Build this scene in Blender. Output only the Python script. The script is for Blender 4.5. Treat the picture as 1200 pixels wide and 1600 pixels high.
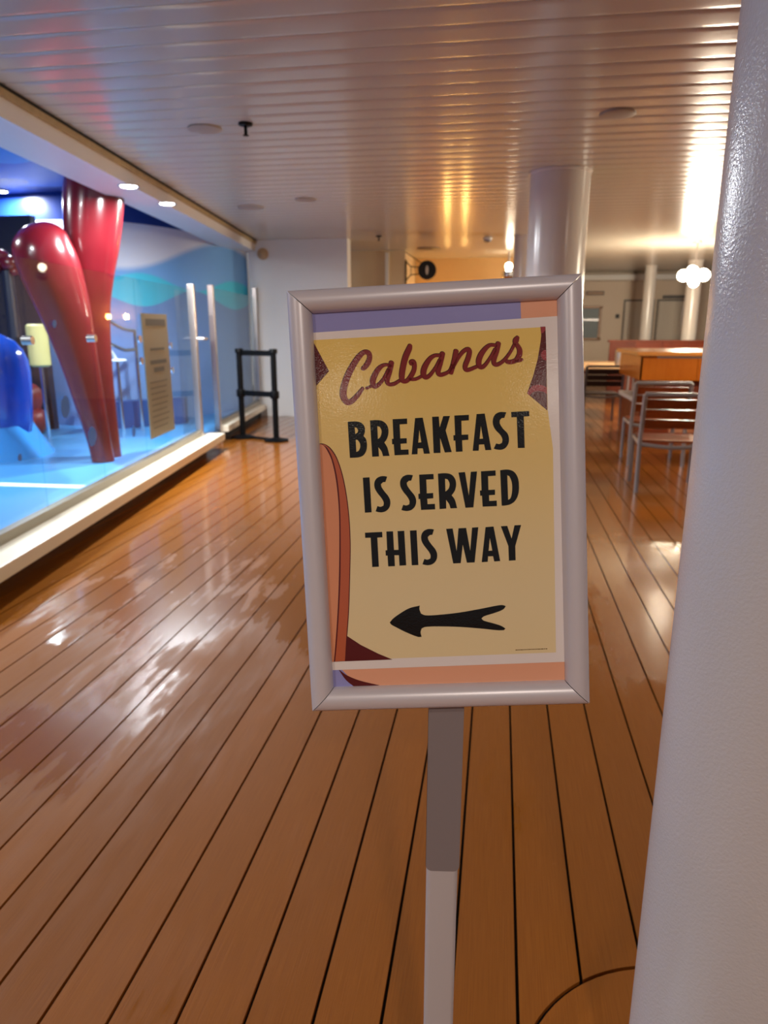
import bpy, bmesh, math, random
import numpy as np
from mathutils import Vector, Matrix
from mathutils.geometry import tessellate_polygon

random.seed(7)
for o in list(bpy.data.objects):
    bpy.data.objects.remove(o)
scene = bpy.context.scene
COL = scene.collection

# ------------------------------------------------------------------ camera
FPX, CX, CY, CAMH = 1110.0, 600.0, 800.0, 1.35
PITCH, YAW = math.radians(14.5), math.radians(9.0)
cam_d = bpy.data.cameras.new('camera')
cam = bpy.data.objects.new('camera', cam_d)
COL.objects.link(cam)
cam.location = (0, 0, CAMH)
cam.rotation_euler = (math.pi/2 - PITCH, 0, YAW)
cam_d.sensor_fit = 'HORIZONTAL'
cam_d.sensor_width = 36
cam_d.lens = 36 * FPX / 1200
cam_d.clip_start = 0.02
cam_d.clip_end = 200
cam_d.dof.use_dof = True
cam_d.dof.focus_distance = 0.84
cam_d.dof.aperture_fstop = 9.5
scene.camera = cam

# ------------------------------------------------------------------ world, exposure
w = bpy.data.worlds.new('night_deck_air')
scene.world = w
w.use_nodes = True
bg = w.node_tree.nodes['Background']
bg.inputs['Color'].default_value = (0.64, 0.61, 0.64, 1)
bg.inputs['Strength'].default_value = 0.30
vs = scene.view_settings
vs.view_transform = 'Standard'
vs.look = 'None'
vs.gamma = 1
vs.use_curve_mapping = False
vs.exposure = 0.0

# ------------------------------------------------------------------ pixel -> place helpers
RZ = np.array([[math.cos(YAW), -math.sin(YAW), 0], [math.sin(YAW), math.cos(YAW), 0], [0, 0, 1]])
CAM = np.array([0, 0, CAMH])
def c2w(v):
    return RZ @ np.array([v[0], v[2]*math.cos(PITCH) - v[1]*math.sin(PITCH), -v[2]*math.sin(PITCH) - v[1]*math.cos(PITCH)])
def ray(x, y):
    return c2w(((x-CX)/FPX, (y-CY)/FPX, 1.0))
def at(x, y, z=0.0):
    d = ray(x, y)
    return CAM + d*((z-CAMH)/d[2])
def onp(x, y, p0, n):
    d = ray(x, y); n = np.array(n, float); p0 = np.array(p0, float)
    return CAM + d*(((p0-CAM) @ n)/(d @ n))
def aty(x, y, Y):
    return onp(x, y, (0, Y, 0), (0, 1, 0))

# ------------------------------------------------------------------ materials
def lin(c):
    return tuple(((v/255)/12.92 if v/255 <= 0.04045 else ((v/255+0.055)/1.055)**2.4) for v in c[:3]) + (1,)
MATS = {}
def mat(name, rgb, rough=0.5, metal=0.0, spec=0.5, coat=0.0, noise=0.0, nscale=20, bump=0.0, bscale=60, coat_rough=0.05):
    if name in MATS:
        return MATS[name]
    m = bpy.data.materials.new(name); m.use_nodes = True
    nt = m.node_tree; b = nt.nodes['Principled BSDF']
    b.inputs['Base Color'].default_value = lin(rgb)
    b.inputs['Roughness'].default_value = rough
    b.inputs['Metallic'].default_value = metal
    b.inputs['Specular IOR Level'].default_value = spec
    b.inputs['Coat Weight'].default_value = coat
    b.inputs['Coat Roughness'].default_value = coat_rough
    tc = nt.nodes.new('ShaderNodeTexCoord')
    if noise:
        n = nt.nodes.new('ShaderNodeTexNoise'); n.inputs['Scale'].default_value = nscale
        nt.links.new(tc.outputs['Object'], n.inputs['Vector'])
        mx = nt.nodes.new('ShaderNodeMix'); mx.data_type = 'RGBA'
        c = lin(rgb)
        mx.inputs['A'].default_value = tuple(v*(1-noise) for v in c[:3]) + (1,)
        mx.inputs['B'].default_value = tuple(min(1, v*(1+noise)) for v in c[:3]) + (1,)
        nt.links.new(n.outputs['Fac'], mx.inputs['Factor'])
        nt.links.new(mx.outputs['Result'], b.inputs['Base Color'])
    if bump:
        n2 = nt.nodes.new('ShaderNodeTexNoise'); n2.inputs['Scale'].default_value = bscale
        nt.links.new(tc.outputs['Object'], n2.inputs['Vector'])
        bp = nt.nodes.new('ShaderNodeBump'); bp.inputs['Strength'].default_value = bump
        bp.inputs['Distance'].default_value = 0.002
        nt.links.new(n2.outputs['Fac'], bp.inputs['Height'])
        nt.links.new(bp.outputs['Normal'], b.inputs['Normal'])
        if coat:
            nt.links.new(bp.outputs['Normal'], b.inputs['Coat Normal'])
    MATS[name] = m
    return m
def emis(name, rgb, strength):
    m = bpy.data.materials.new(name); m.use_nodes = True
    b = m.node_tree.nodes['Principled BSDF']
    b.inputs['Base Color'].default_value = (0.9, 0.9, 0.9, 1)
    b.inputs['Emission Color'].default_value = lin(rgb)
    b.inputs['Emission Strength'].default_value = strength
    MATS[name] = m
    return m
def N(nt, kind, **kw):
    n = nt.nodes.new('ShaderNode' + kind)
    for k, v in kw.items():
        setattr(n, k, v)
    return n
def math_node(nt, op, a, b=None, clamp=False):
    n = nt.nodes.new('ShaderNodeMath'); n.operation = op; n.use_clamp = clamp
    for i, v in enumerate((a, b)):
        if v is None: continue
        if isinstance(v, (int, float)): n.inputs[i].default_value = v
        else: nt.links.new(v, n.inputs[i])
    return n.outputs[0]
def mixc(nt, fac, a, b):
    n = nt.nodes.new('ShaderNodeMix'); n.data_type = 'RGBA'
    for k, v in (('Factor', fac), ('A', a), ('B', b)):
        if isinstance(v, (int, float, tuple)): n.inputs[k].default_value = v
        else: nt.links.new(v, n.inputs[k])
    return n.outputs['Result']
def smooth_step(nt, val, lo, hi):
    n = nt.nodes.new('ShaderNodeMapRange'); n.interpolation_type = 'SMOOTHSTEP'
    nt.links.new(val, n.inputs['Value'])
    n.inputs['From Min'].default_value = lo; n.inputs['From Max'].default_value = hi
    return n.outputs['Result']

def deck_material():
    m = bpy.data.materials.new('wet_teak_decking'); m.use_nodes = True
    nt = m.node_tree; b = nt.nodes['Principled BSDF']; L = nt.links
    geo = N(nt, 'NewGeometry'); oi = N(nt, 'ObjectInfo')
    sep = N(nt, 'SeparateXYZ'); L.new(geo.outputs['Position'], sep.inputs[0])
    # grain: noise stretched along the plank
    mp = N(nt, 'Mapping'); mp.inputs['Scale'].default_value = (420, 7, 1)
    L.new(geo.outputs['Position'], mp.inputs['Vector'])
    gr = N(nt, 'TexNoise'); gr.inputs['Scale'].default_value = 1; gr.inputs['Detail'].default_value = 3
    L.new(mp.outputs[0], gr.inputs['Vector'])
    col = mixc(nt, gr.outputs['Fac'], lin((126, 68, 12)), lin((160, 95, 28)))
    hsv = N(nt, 'HueSaturation')
    L.new(col, hsv.inputs['Color'])
    L.new(math_node(nt, 'ADD', math_node(nt, 'MULTIPLY', oi.outputs['Random'], 0.16), 0.92), hsv.inputs['Value'])
    # wet film: puddle-shaped noise, more of it further along the deck and by the pool
    mp2 = N(nt, 'Mapping'); mp2.inputs['Scale'].default_value = (1.7, 0.8, 1)
    L.new(geo.outputs['Position'], mp2.inputs['Vector'])
    pn = N(nt, 'TexNoise'); pn.inputs['Scale'].default_value = 1.0; pn.inputs['Detail'].default_value = 7; pn.inputs['Roughness'].default_value = 0.55
    L.new(mp2.outputs[0], pn.inputs['Vector'])
    mp3 = N(nt, 'Mapping'); mp3.inputs['Scale'].default_value = (26, 4, 1)
    L.new(geo.outputs['Position'], mp3.inputs['Vector'])
    st = N(nt, 'TexNoise'); st.inputs['Scale'].default_value = 1.0; st.inputs['Detail'].default_value = 4
    L.new(mp3.outputs[0], st.inputs['Vector'])
    far = smooth_step(nt, sep.outputs['Y'], 2.3, 3.1)
    dx_ = math_node(nt, 'ADD', sep.outputs['X'], 1.55); dy_ = math_node(nt, 'SUBTRACT', sep.outputs['Y'], 1.75)
    dist = math_node(nt, 'SQRT', math_node(nt, 'ADD', math_node(nt, 'MULTIPLY', dx_, dx_), math_node(nt, 'MULTIPLY', dy_, dy_)))
    puddle = math_node(nt, 'SUBTRACT', 1.0, smooth_step(nt, dist, 0.1, 0.55))
    score = math_node(nt, 'ADD', math_node(nt, 'ADD', math_node(nt, 'ADD', pn.outputs['Fac'], math_node(nt, 'MULTIPLY', math_node(nt, 'SUBTRACT', st.outputs['Fac'], 0.5), 0.28)), math_node(nt, 'MULTIPLY', puddle, 0.13)), math_node(nt, 'ADD', math_node(nt, 'MULTIPLY', far, 0.20), math_node(nt, 'MULTIPLY', smooth_step(nt, sep.outputs['Y'], 3.5, 6.0), 0.2)))
    wet = smooth_step(nt, score, 0.59, 0.66)
    damp = smooth_step(nt, score, 0.42, 0.70)
    dark = mixc(nt, math_node(nt, 'MULTIPLY', wet, 0.6), hsv.outputs['Color'], lin((140, 82, 24)))
    L.new(dark, b.inputs['Base Color'])
    r0 = math_node(nt, 'SUBTRACT', 0.62, math_node(nt, 'MULTIPLY', damp, 0.20))
    rn = math_node(nt, 'SUBTRACT', r0, math_node(nt, 'MULTIPLY', wet, 0.20), True)
    L.new(rn, b.inputs['Roughness'])
    b.inputs['Specular IOR Level'].default_value = 0.18
    # the film of water lies flat over the grain
    b.inputs['Coat IOR'].default_value = 1.36
    L.new(math_node(nt, 'MULTIPLY', wet, 0.6), b.inputs['Coat Weight'])
    b.inputs['Coat Roughness'].default_value = 0.09
    bp = N(nt, 'Bump'); bp.inputs['Distance'].default_value = 0.0007
    bp.inputs['Strength'].default_value = 0.55
    L.new(gr.outputs['Fac'], bp.inputs['Height'])
    L.new(bp.outputs['Normal'], b.inputs['Normal'])
    b2 = N(nt, 'Bump'); b2.inputs['Distance'].default_value = 0.0007; b2.inputs['Strength'].default_value = 0.35
    rip = N(nt, 'TexNoise'); rip.inputs['Scale'].default_value = 9
    L.new(geo.outputs['Position'], rip.inputs['Vector'])
    L.new(rip.outputs['Fac'], b2.inputs['Height'])
    L.new(b2.outputs['Normal'], b.inputs['Coat Normal'])
    return m

def wood_material(name, a, b_, rough=0.3, axis=(1, 12, 12)):
    m = bpy.data.materials.new(name); m.use_nodes = True
    nt = m.node_tree; b = nt.nodes['Principled BSDF']; L = nt.links
    tc = N(nt, 'TexCoord'); mp = N(nt, 'Mapping'); mp.inputs['Scale'].default_value = axis
    L.new(tc.outputs['Object'], mp.inputs['Vector'])
    n = N(nt, 'TexNoise'); n.inputs['Scale'].default_value = 3; n.inputs['Detail'].default_value = 4
    L.new(mp.outputs[0], n.inputs['Vector'])
    oi = N(nt, 'ObjectInfo'); hs = N(nt, 'HueSaturation')
    L.new(mixc(nt, n.outputs['Fac'], lin(a), lin(b_)), hs.inputs['Color'])
    L.new(math_node(nt, 'ADD', math_node(nt, 'MULTIPLY', oi.outputs['Random'], 0.35), 0.8), hs.inputs['Value'])
    L.new(hs.outputs['Color'], b.inputs['Base Color'])
    b.inputs['Specular IOR Level'].default_value = 0.3
    b.inputs['Roughness'].default_value = rough
    MATS[name] = m
    return m

def glass_material():
    m = bpy.data.materials.new('clear_barrier_glass'); m.use_nodes = True
    nt = m.node_tree; L = nt.links
    nt.nodes.remove(nt.nodes['Principled BSDF'])
    out = nt.nodes['Material Output']
    tr = N(nt, 'BsdfTransparent'); tr.inputs['Color'].default_value = (0.90, 0.95, 0.96, 1)
    gl = N(nt, 'BsdfGlossy'); gl.inputs['Roughness'].default_value = 0.015
    # Schlick reflectance, the same from either face of the pane
    geo = N(nt, 'NewGeometry'); dt = N(nt, 'VectorMath', operation='DOT_PRODUCT')
    L.new(geo.outputs['Normal'], dt.inputs[0]); L.new(geo.outputs['Incoming'], dt.inputs[1])
    g = math_node(nt, 'POWER', math_node(nt, 'SUBTRACT', 1.0, math_node(nt, 'ABSOLUTE', dt.outputs['Value'])), 5.0)
    fr = math_node(nt, 'ADD', math_node(nt, 'MULTIPLY', g, 0.5), 0.014, True)
    mx = N(nt, 'MixShader')
    L.new(fr, mx.inputs[0]); L.new(tr.outputs[0], mx.inputs[1]); L.new(gl.outputs[0], mx.inputs[2])
    L.new(mx.outputs[0], out.inputs['Surface'])
    return m

def mural_material():
    # painted undersea bands: pale cloud, blue swell, cyan hump, slate water
    m = bpy.data.materials.new('painted_wave_mural'); m.use_nodes = True
    nt = m.node_tree; b = nt.nodes['Principled BSDF']; L = nt.links
    geo = N(nt, 'NewGeometry'); sep = N(nt, 'SeparateXYZ'); L.new(geo.outputs['Position'], sep.inputs[0])
    s = math_node(nt, 'ADD', sep.outputs['Y'], sep.outputs['X'])   # runs along the wall
    z = sep.outputs['Z']
    def edge(base, amp, freq, ph, soft):
        wv = math_node(nt, 'SINE', math_node(nt, 'ADD', math_node(nt, 'MULTIPLY', s, freq), ph))
        line = math_node(nt, 'ADD', math_node(nt, 'MULTIPLY', wv, amp), base)
        return smooth_step(nt, math_node(nt, 'SUBTRACT', z, line), -soft, soft)
    c = mixc(nt, edge(1.73, 0.11, 2.7, -0.62, 0.01), lin((112, 148, 204)), lin((70, 205, 232)))
    c = mixc(nt, edge(1.93, 0.09, 2.7, -3.76, 0.02), c, lin((120, 178, 235)))
    c = mixc(nt, edge(2.28, 0.22, 1.3, -0.36, 0.05), c, lin((232, 238, 250)))
    c = mixc(nt, smooth_step(nt, z, 2.595, 2.605), c, lin((24, 58, 140)))
    L.new(c, b.inputs['Base Color'])
    b.inputs['Roughness'].default_value = 0.35
    return m

def blob_paint(name, c0, c1, c2, scale):
    # hand-painted flat blobs in three tones
    m = bpy.data.materials.new(name); m.use_nodes = True
    nt = m.node_tree; b = nt.nodes['Principled BSDF']; L = nt.links
    geo = N(nt, 'NewGeometry')
    n = N(nt, 'TexNoise'); n.inputs['Scale'].default_value = scale; n.inputs['Detail'].default_value = 0.6
    L.new(geo.outputs['Position'], n.inputs['Vector'])
    c = mixc(nt, smooth_step(nt, n.outputs['Fac'], 0.46, 0.475), lin(c0), lin(c1))
    c = mixc(nt, smooth_step(nt, n.outputs['Fac'], 0.57, 0.585), c, lin(c2))
    L.new(c, b.inputs['Base Color'])
    b.inputs['Roughness'].default_value = 0.28
    return m

M_DECK = deck_material()
M_CAULK = mat('black_caulk', (6, 5, 4), 0.6, spec=0.2)
M_CEIL = mat('gloss_white_ceiling_panel', (204, 197, 182), 0.18, spec=0.42)
M_CEILGAP = mat('ceiling_joint_shadow_gap', (120, 112, 104), 0.6)
M_WHITE = mat('white_painted_wall', (226, 224, 220), 0.45, noise=0.03, nscale=3)
M_CREAM = mat('cream_painted_wall', (214, 190, 150), 0.5, noise=0.04, nscale=2)
M_OCHRE = mat('ochre_lamplit_wall', (210, 166, 104), 0.5, noise=0.04, nscale=2)  # beige wall with the warm lamplight mixed into its colour
M_FARW = mat('far_wall_paint', (214, 196, 174), 0.5, noise=0.04, nscale=2)
M_COLUMN = mat('gloss_white_column_paint', (206, 202, 204), 0.22, spec=0.55, bump=0.35, bscale=240)
M_COLFAR = mat('white_column_paint', (222, 216, 208), 0.2, spec=0.55)
M_TAN = mat('tan_edge_sealant', (176, 152, 108), 0.6, noise=0.25, nscale=14)
M_KERB = mat('pale_stone_kerb', (224, 214, 192), 0.35, noise=0.06, nscale=5)
M_SHOE = mat('grey_brown_glass_channel', (140, 130, 112), 0.35, metal=0.3)
M_STEEL = mat('brushed_stainless', (196, 186, 178), 0.28, metal=0.9)
M_GLASS = glass_material()
M_SILVER = mat('anodised_silver_frame', (214, 208, 216), 0.34, metal=0.15, spec=0.6)
M_SLEEVE = mat('grey_plastic_sleeve', (138, 130, 134), 0.25)
M_POLE = mat('white_pole_paint', (196, 190, 194), 0.4)
M_BLACK = mat('black_metal', (5, 5, 6), 0.5, spec=0.15)
M_RUBBER = mat('dark_rubber', (20, 20, 20), 0.7)
M_RED = mat('red_glazed_fibreglass', (100, 20, 28), 0.22, coat=0.35, noise=0.30, nscale=3.5, bump=0.2, bscale=9)
M_REDROCK = mat('red_brown_coral', (128, 44, 40), 0.4, noise=0.4, nscale=9)
M_BLUEOBJ = mat('blue_glazed_fibreglass', (34, 74, 178), 0.15, coat=0.5, noise=0.35, nscale=3)
M_YELLOW = mat('pale_yellow_foam', (214, 200, 130), 0.5, noise=0.12, nscale=5)
M_MURAL = mural_material()
def cloud_ceiling():
    # deep blue ceiling with hand-painted pale and mid-blue cloud shapes
    m = bpy.data.materials.new('painted_blue_ceiling'); m.use_nodes = True
    nt = m.node_tree; b = nt.nodes['Principled BSDF']; L = nt.links
    geo = N(nt, 'NewGeometry'); n = N(nt, 'TexNoise'); n.inputs['Scale'].default_value = 1.6; n.inputs['Detail'].default_value = 0.5
    L.new(geo.outputs['Position'], n.inputs['Vector'])
    c = lin((26, 48, 118))
    def blob(c, x, y, r, col):
        d = N(nt, 'VectorMath', operation='DISTANCE'); L.new(geo.outputs['Position'], d.inputs[0]); d.inputs[1].default_value = (x, y, 2.9)
        v = math_node(nt, 'ADD', d.outputs['Value'], math_node(nt, 'MULTIPLY', math_node(nt, 'SUBTRACT', n.outputs['Fac'], 0.5), 1.2))
        return mixc(nt, math_node(nt, 'SUBTRACT', 1.0, smooth_step(nt, v, r-0.02, r+0.02)), c, lin(col))
    p = at(5, 240, 2.9); q = at(10, 235, 2.9)
    c = blob(c, p[0]-0.2, p[1]+0.2, 1.25, (22, 92, 196))
    c = blob(c, -6.6, 8.0, 0.8, (30, 70, 160))
    c = blob(c, q[0]-0.25, q[1], 0.55, (66, 150, 224))
    L.new(c, b.inputs['Base Color'])
    b.inputs['Roughness'].default_value = 0.5
    b.inputs['Specular IOR Level'].default_value = 0.25
    return m
M_POOLCEIL = cloud_ceiling()
M_POOLFLOOR = blob_paint('painted_pool_floor', (66, 134, 192), (78, 150, 206), (48, 110, 182), 0.55)
M_STRIPE = mat('white_floor_stripe', (228, 236, 238), 0.4)
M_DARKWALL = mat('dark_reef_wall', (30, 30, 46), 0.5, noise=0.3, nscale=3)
M_NOTICE = mat('grey_olive_notice_board', (136, 132, 112), 0.4)
M_NTEXT = mat('faded_notice_print', (78, 80, 76), 0.5)
M_CHROME = mat('polished_chrome', (222, 226, 230), 0.12, metal=1.0)
M_DROP = mat('blue_droplet_decal', (26, 110, 206), 0.4)
M_BAND = mat('dark_teal_band', (24, 62, 120), 0.4)
M_SLAT = wood_material('red_brown_teak_slat', (92, 36, 14), (150, 72, 30), 0.28, (2, 20, 20))
M_ALU = mat('grey_aluminium_tube', (150, 148, 150), 0.35, metal=0.55)
M_ALUDARK = mat('dark_grey_aluminium_tube', (96, 92, 90), 0.4, metal=0.5)
M_PANEL = wood_material('orange_varnished_wood', (170, 84, 18), (206, 118, 34), 0.22, (6, 6, 1))
M_CAP = wood_material('light_varnished_wood_cap', (206, 130, 58), (226, 156, 84), 0.2, (1, 12, 12))
M_REDWOOD = wood_material('dark_red_wood', (92, 34, 12), (126, 52, 20), 0.5, (3, 3, 1))
M_TABLE = wood_material('pale_wood_table_top', (186, 146, 104), (206, 170, 130), 0.3, (2, 12, 12))
M_GREYB = mat('grey_bench_face', (150, 140, 132), 0.4)
M_LAMP = emis('warm_white_globe', (255, 236, 204), 40)
M_LAMP2 = emis('amber_sconce_glass', (255, 200, 110), 150)
M_DOWN = emis('downlight_lens', (244, 246, 255), 30)
M_DOWN2 = emis('warm_fill_lens', (255, 236, 214), 6)  # lens of the added deck fill lamps
M_OFFDISC = mat('beige_ceiling_disc', (166, 154, 138), 0.5)
M_DOORW = mat('off_white_door', (206, 196, 180), 0.4)
M_SEAL = mat('grey_door_gap', (96, 92, 90), 0.5)
M_WINGL = mat('dark_window_pane', (120, 132, 138), 0.4, spec=0.2)
M_WINFR = mat('tan_window_frame', (150, 104, 58), 0.4)
M_BROWN = mat('brown_sign_board', (92, 68, 46), 0.5)

# ------------------------------------------------------------------ mesh helpers
class MB:
    def __init__(self):
        self.v = []; self.f = []
    def add(self, vs, fs):
        k = len(self.v)
        self.v += [tuple(float(c) for c in p) for p in vs]
        self.f += [tuple(i+k for i in f) for f in fs]
        return self
    def box(self, c, s, rz=0.0):
        x, y, z = (q/2 for q in s); ca, sa = math.cos(rz), math.sin(rz)
        vs = []
        for dz in (-z, z):
            for dx, dy in ((-x, -y), (x, -y), (x, y), (-x, y)):
                vs.append((c[0]+dx*ca-dy*sa, c[1]+dx*sa+dy*ca, c[2]+dz))
        return self.add(vs, [(3, 2, 1, 0), (4, 5, 6, 7), (0, 1, 5, 4), (1, 2, 6, 5), (2, 3, 7, 6), (3, 0, 4, 7)])
    def hexa(self, bot, top):
        return self.add(list(bot)+list(top), [(3, 2, 1, 0), (4, 5, 6, 7), (0, 1, 5, 4), (1, 2, 6, 5), (2, 3, 7, 6), (3, 0, 4, 7)])
    def prism(self, poly, z0, z1):
        n = len(poly)
        vs = [(p[0], p[1], z0) for p in poly] + [(p[0], p[1], z1) for p in poly]
        tri = tessellate_polygon([[Vector((p[0], p[1], 0)) for p in poly]])
        fs = []
        for t in tri:
            fs.append(tuple(i+n for i in t)); fs.append(tuple(reversed(t)))
        for i in range(n):
            j = (i+1) % n; fs.append((i, j, j+n, i+n))
        return self.add(vs, fs)
    def tube(self, pts, rad, seg=10, flat=None, cap=True):
        """round tube along points; rad number or list; flat=(a,b) squeezes section"""
        P = [Vector(p) for p in pts]; n = len(P)
        R = rad if isinstance(rad, (list, tuple)) else [rad]*n
        vs = []; fs = []
        ref = None
        for i in range(n):
            t = (P[min(i+1, n-1)]-P[max(i-1, 0)]).normalized()
            if ref is None:
                ref = Vector((0, 0, 1)) if abs(t.z) < 0.9 else Vector((1, 0, 0))
            a = t.cross(ref)
            if a.length < 1e-5: a = t.orthogonal()
            a.normalize(); b = a.cross(t).normalized(); ref = b
            for k in range(seg):
                th = 2*math.pi*(k+0.5)/seg
                vs.append(P[i]+a*(R[i]*math.cos(th))+b*(R[i]*math.sin(th)))
        for i in range(n-1):
            for k in range(seg):
                k2 = (k+1) % seg
                fs.append((i*seg+k, i*seg+k2, (i+1)*seg+k2, (i+1)*seg+k))
        if cap:
            fs.append(tuple(reversed(range(seg)))); fs.append(tuple((n-1)*seg+k for k in range(seg)))
        return self.add(vs, fs)
    def lathe(self, c, prof, seg=32):
        """prof: list of (r,z) from bottom to top around vertical axis at c"""
        vs = []; fs = []; n = len(prof)
        for r, z in prof:
            for k in range(seg):
                th = 2*math.pi*k/seg
                vs.append((c[0]+r*math.cos(th), c[1]+r*math.sin(th), c[2]+z))
        for i in range(n-1):
            for k in range(seg):
                k2 = (k+1) % seg
                fs.append((i*seg+k, i*seg+k2, (i+1)*seg+k2, (i+1)*seg+k))
        fs.append(tuple(reversed(range(seg)))); fs.append(tuple((n-1)*seg+k for k in range(seg)))
        return self.add(vs, fs)
    def ball(self, c, r, seg=20, rings=12, sc=(1, 1, 1), wob=None):
        vs = []; fs = []
        for i in range(rings+1):
            ph = math.pi*i/rings
            for k in range(seg):
                th = 2*math.pi*k/seg
                d = (math.sin(ph)*math.cos(th), math.sin(ph)*math.sin(th), -math.cos(ph))
                q = r*(wob(d) if wob else 1)
                vs.append((c[0]+d[0]*q*sc[0], c[1]+d[1]*q*sc[1], c[2]+d[2]*q*sc[2]))
        for i in range(rings):
            for k in range(seg):
                k2 = (k+1) % seg
                fs.append((i*seg+k, i*seg+k2, (i+1)*seg+k2, (i+1)*seg+k))
        return self.add(vs, fs)
    def mesh(self, name, m, smooth=False, origin=(0, 0, 0)):
        me = bpy.data.meshes.new(name)
        me.from_pydata([(p[0]-origin[0], p[1]-origin[1], p[2]-origin[2]) for p in self.v], [], self.f)
        bm = bmesh.new(); bm.from_mesh(me)
        bmesh.ops.remove_doubles(bm, verts=bm.verts, dist=1e-6)
        bmesh.ops.dissolve_degenerate(bm, edges=bm.edges, dist=1e-7)
        bmesh.ops.recalc_face_normals(bm, faces=bm.faces)
        bm.to_mesh(me); bm.free()
        me.materials.append(m)
        if smooth:
            me.polygons.foreach_set('use_smooth', [True]*len(me.polygons))
            me.set_sharp_from_angle(angle=math.radians(42))
        me.update()
        return me
    def build(self, name, m, parent=None, smooth=False, label=None, bevel=0.0):
        """vertices are world places; the object's origin is its root's location"""
        org = root_loc(parent) if parent else (0, 0, 0)
        if parent is None:
            a = np.array(self.v); org = (float(a[:, 0].mean()), float(a[:, 1].mean()), float(a[:, 2].min()))
        o = bpy.data.objects.new(name, self.mesh(name, m, smooth, org))
        COL.objects.link(o)
        if parent: o.parent = parent
        else: o.location = org
        if bevel:
            md = o.modifiers.new('edge', 'BEVEL'); md.width = bevel; md.segments = 2; md.limit_method = 'ANGLE'
        if label: o['label'] = label
        return o
def root_loc(o):
    while o.parent: o = o.parent
    return tuple(o.location)
def thing(name, label, cat, loc=(0, 0, 0), group=None):
    o = bpy.data.objects.new(name, None); COL.objects.link(o)
    o.location = tuple(float(c) for c in loc); o.empty_display_size = 0.1
    return tag(o, label, cat, group)
def tag(o, label, cat, group=None):
    o['label'] = label; o['category'] = cat
    if group: o['group'] = group
    return o
def struct(o):
    o['kind'] = 'structure'
    return o
def dup(root, loc, rz, label, mats=None):
    def cp(o, parent):
        c = o.copy(); COL.objects.link(c); c.parent = parent
        for ch in o.children: cp(ch, c)
        return c
    r = cp(root, None); r.location = loc; r.rotation_euler = (0, 0, rz); r['label'] = label
    return r
def spot(name, loc, power, color, size=0.12, target=None, parent=None, spread=math.pi):
    d = bpy.data.lights.new(name, 'AREA'); d.shape = 'DISK'; d.size = size
    d.energy = power; d.color = color; d.spread = spread
    o = bpy.data.objects.new(name, d); COL.objects.link(o)
    if parent:
        r = root_loc(parent); o.parent = parent
        o.location = (loc[0]-r[0], loc[1]-r[1], loc[2]-r[2])
    else: o.location = loc
    if target is not None:
        o.rotation_euler = (Vector(target)-Vector(loc)).to_track_quat('-Z', 'Y').to_euler()
    return o
def point(name, loc, power, color, r=0.1, parent=None):
    d = bpy.data.lights.new(name, 'POINT'); d.energy = power; d.color = color; d.shadow_soft_size = r
    o = bpy.data.objects.new(name, d); COL.objects.link(o)
    if parent:
        q = root_loc(parent); o.parent = parent
        o.location = (loc[0]-q[0], loc[1]-q[1], loc[2]-q[2])
    else: o.location = loc
    return o

CEIL = 2.63

# ================================================================== STRUCTURE
# ---- floor: caulk bed with every deck plank laid on it
PW, SEAM, X0 = 0.1358, 0.0074, -0.046
COLC, RINGR = (0.429, 0.985), 0.345
floor = struct(MB().box((1.5, 6.2, -0.035), (15.0, 27.0, 0.05)).build('floor', M_CAULK))
floor['label'] = 'warm brown ship deck of long caulked planks, wet in places'
YA, YB = -7.0, 19.4
def plank_mesh(x0, x1, ya, yb):
    return MB().box(((x0+x1)/2, (ya+yb)/2, -0.006), (x1-x0, yb-ya, 0.012))
shared = None
for k in range(-38, 60):
    xa = X0 + k*PW + SEAM/2; xb = X0 + (k+1)*PW - SEAM/2
    if xa - RINGR < COLC[0] < xb + RINGR:
        # cut round the column's ring
        n = 10; rr = RINGR + 0.006
        xs = [xa+(xb-xa)*i/n for i in range(n+1)]
        def off(x): return math.sqrt(max(0, rr*rr-(x-COLC[0])**2))
        lowp = [(xa, YA), (xb, YA)] + [(x, COLC[1]-off(x)) for x in reversed(xs)]
        hip = [(x, COLC[1]+off(x)) for x in xs] + [(xb, YB), (xa, YB)]
        for poly in (lowp, hip):
            MB().prism(poly, -0.012, 0.0).build('plank', M_DECK, floor)
        continue
    if shared is None:
        shared = MB().box((0, 0, 0), (PW-SEAM, YB-YA, 0.012)).mesh('plank', M_DECK)
    o = bpy.data.objects.new('plank', shared); COL.objects.link(o)
    o.parent = floor
    fl = floor.location
    o.location = ((xa+xb)/2-fl[0], (YA+YB)/2-fl[1], -0.006-fl[2])
# ring margin piece around the near column
MB().lathe((COLC[0], COLC[1], 0), [(RINGR-0.002, -0.012), (RINGR-0.002, 0.0)], 72).build('margin_plank', M_DECK, floor)

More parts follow.
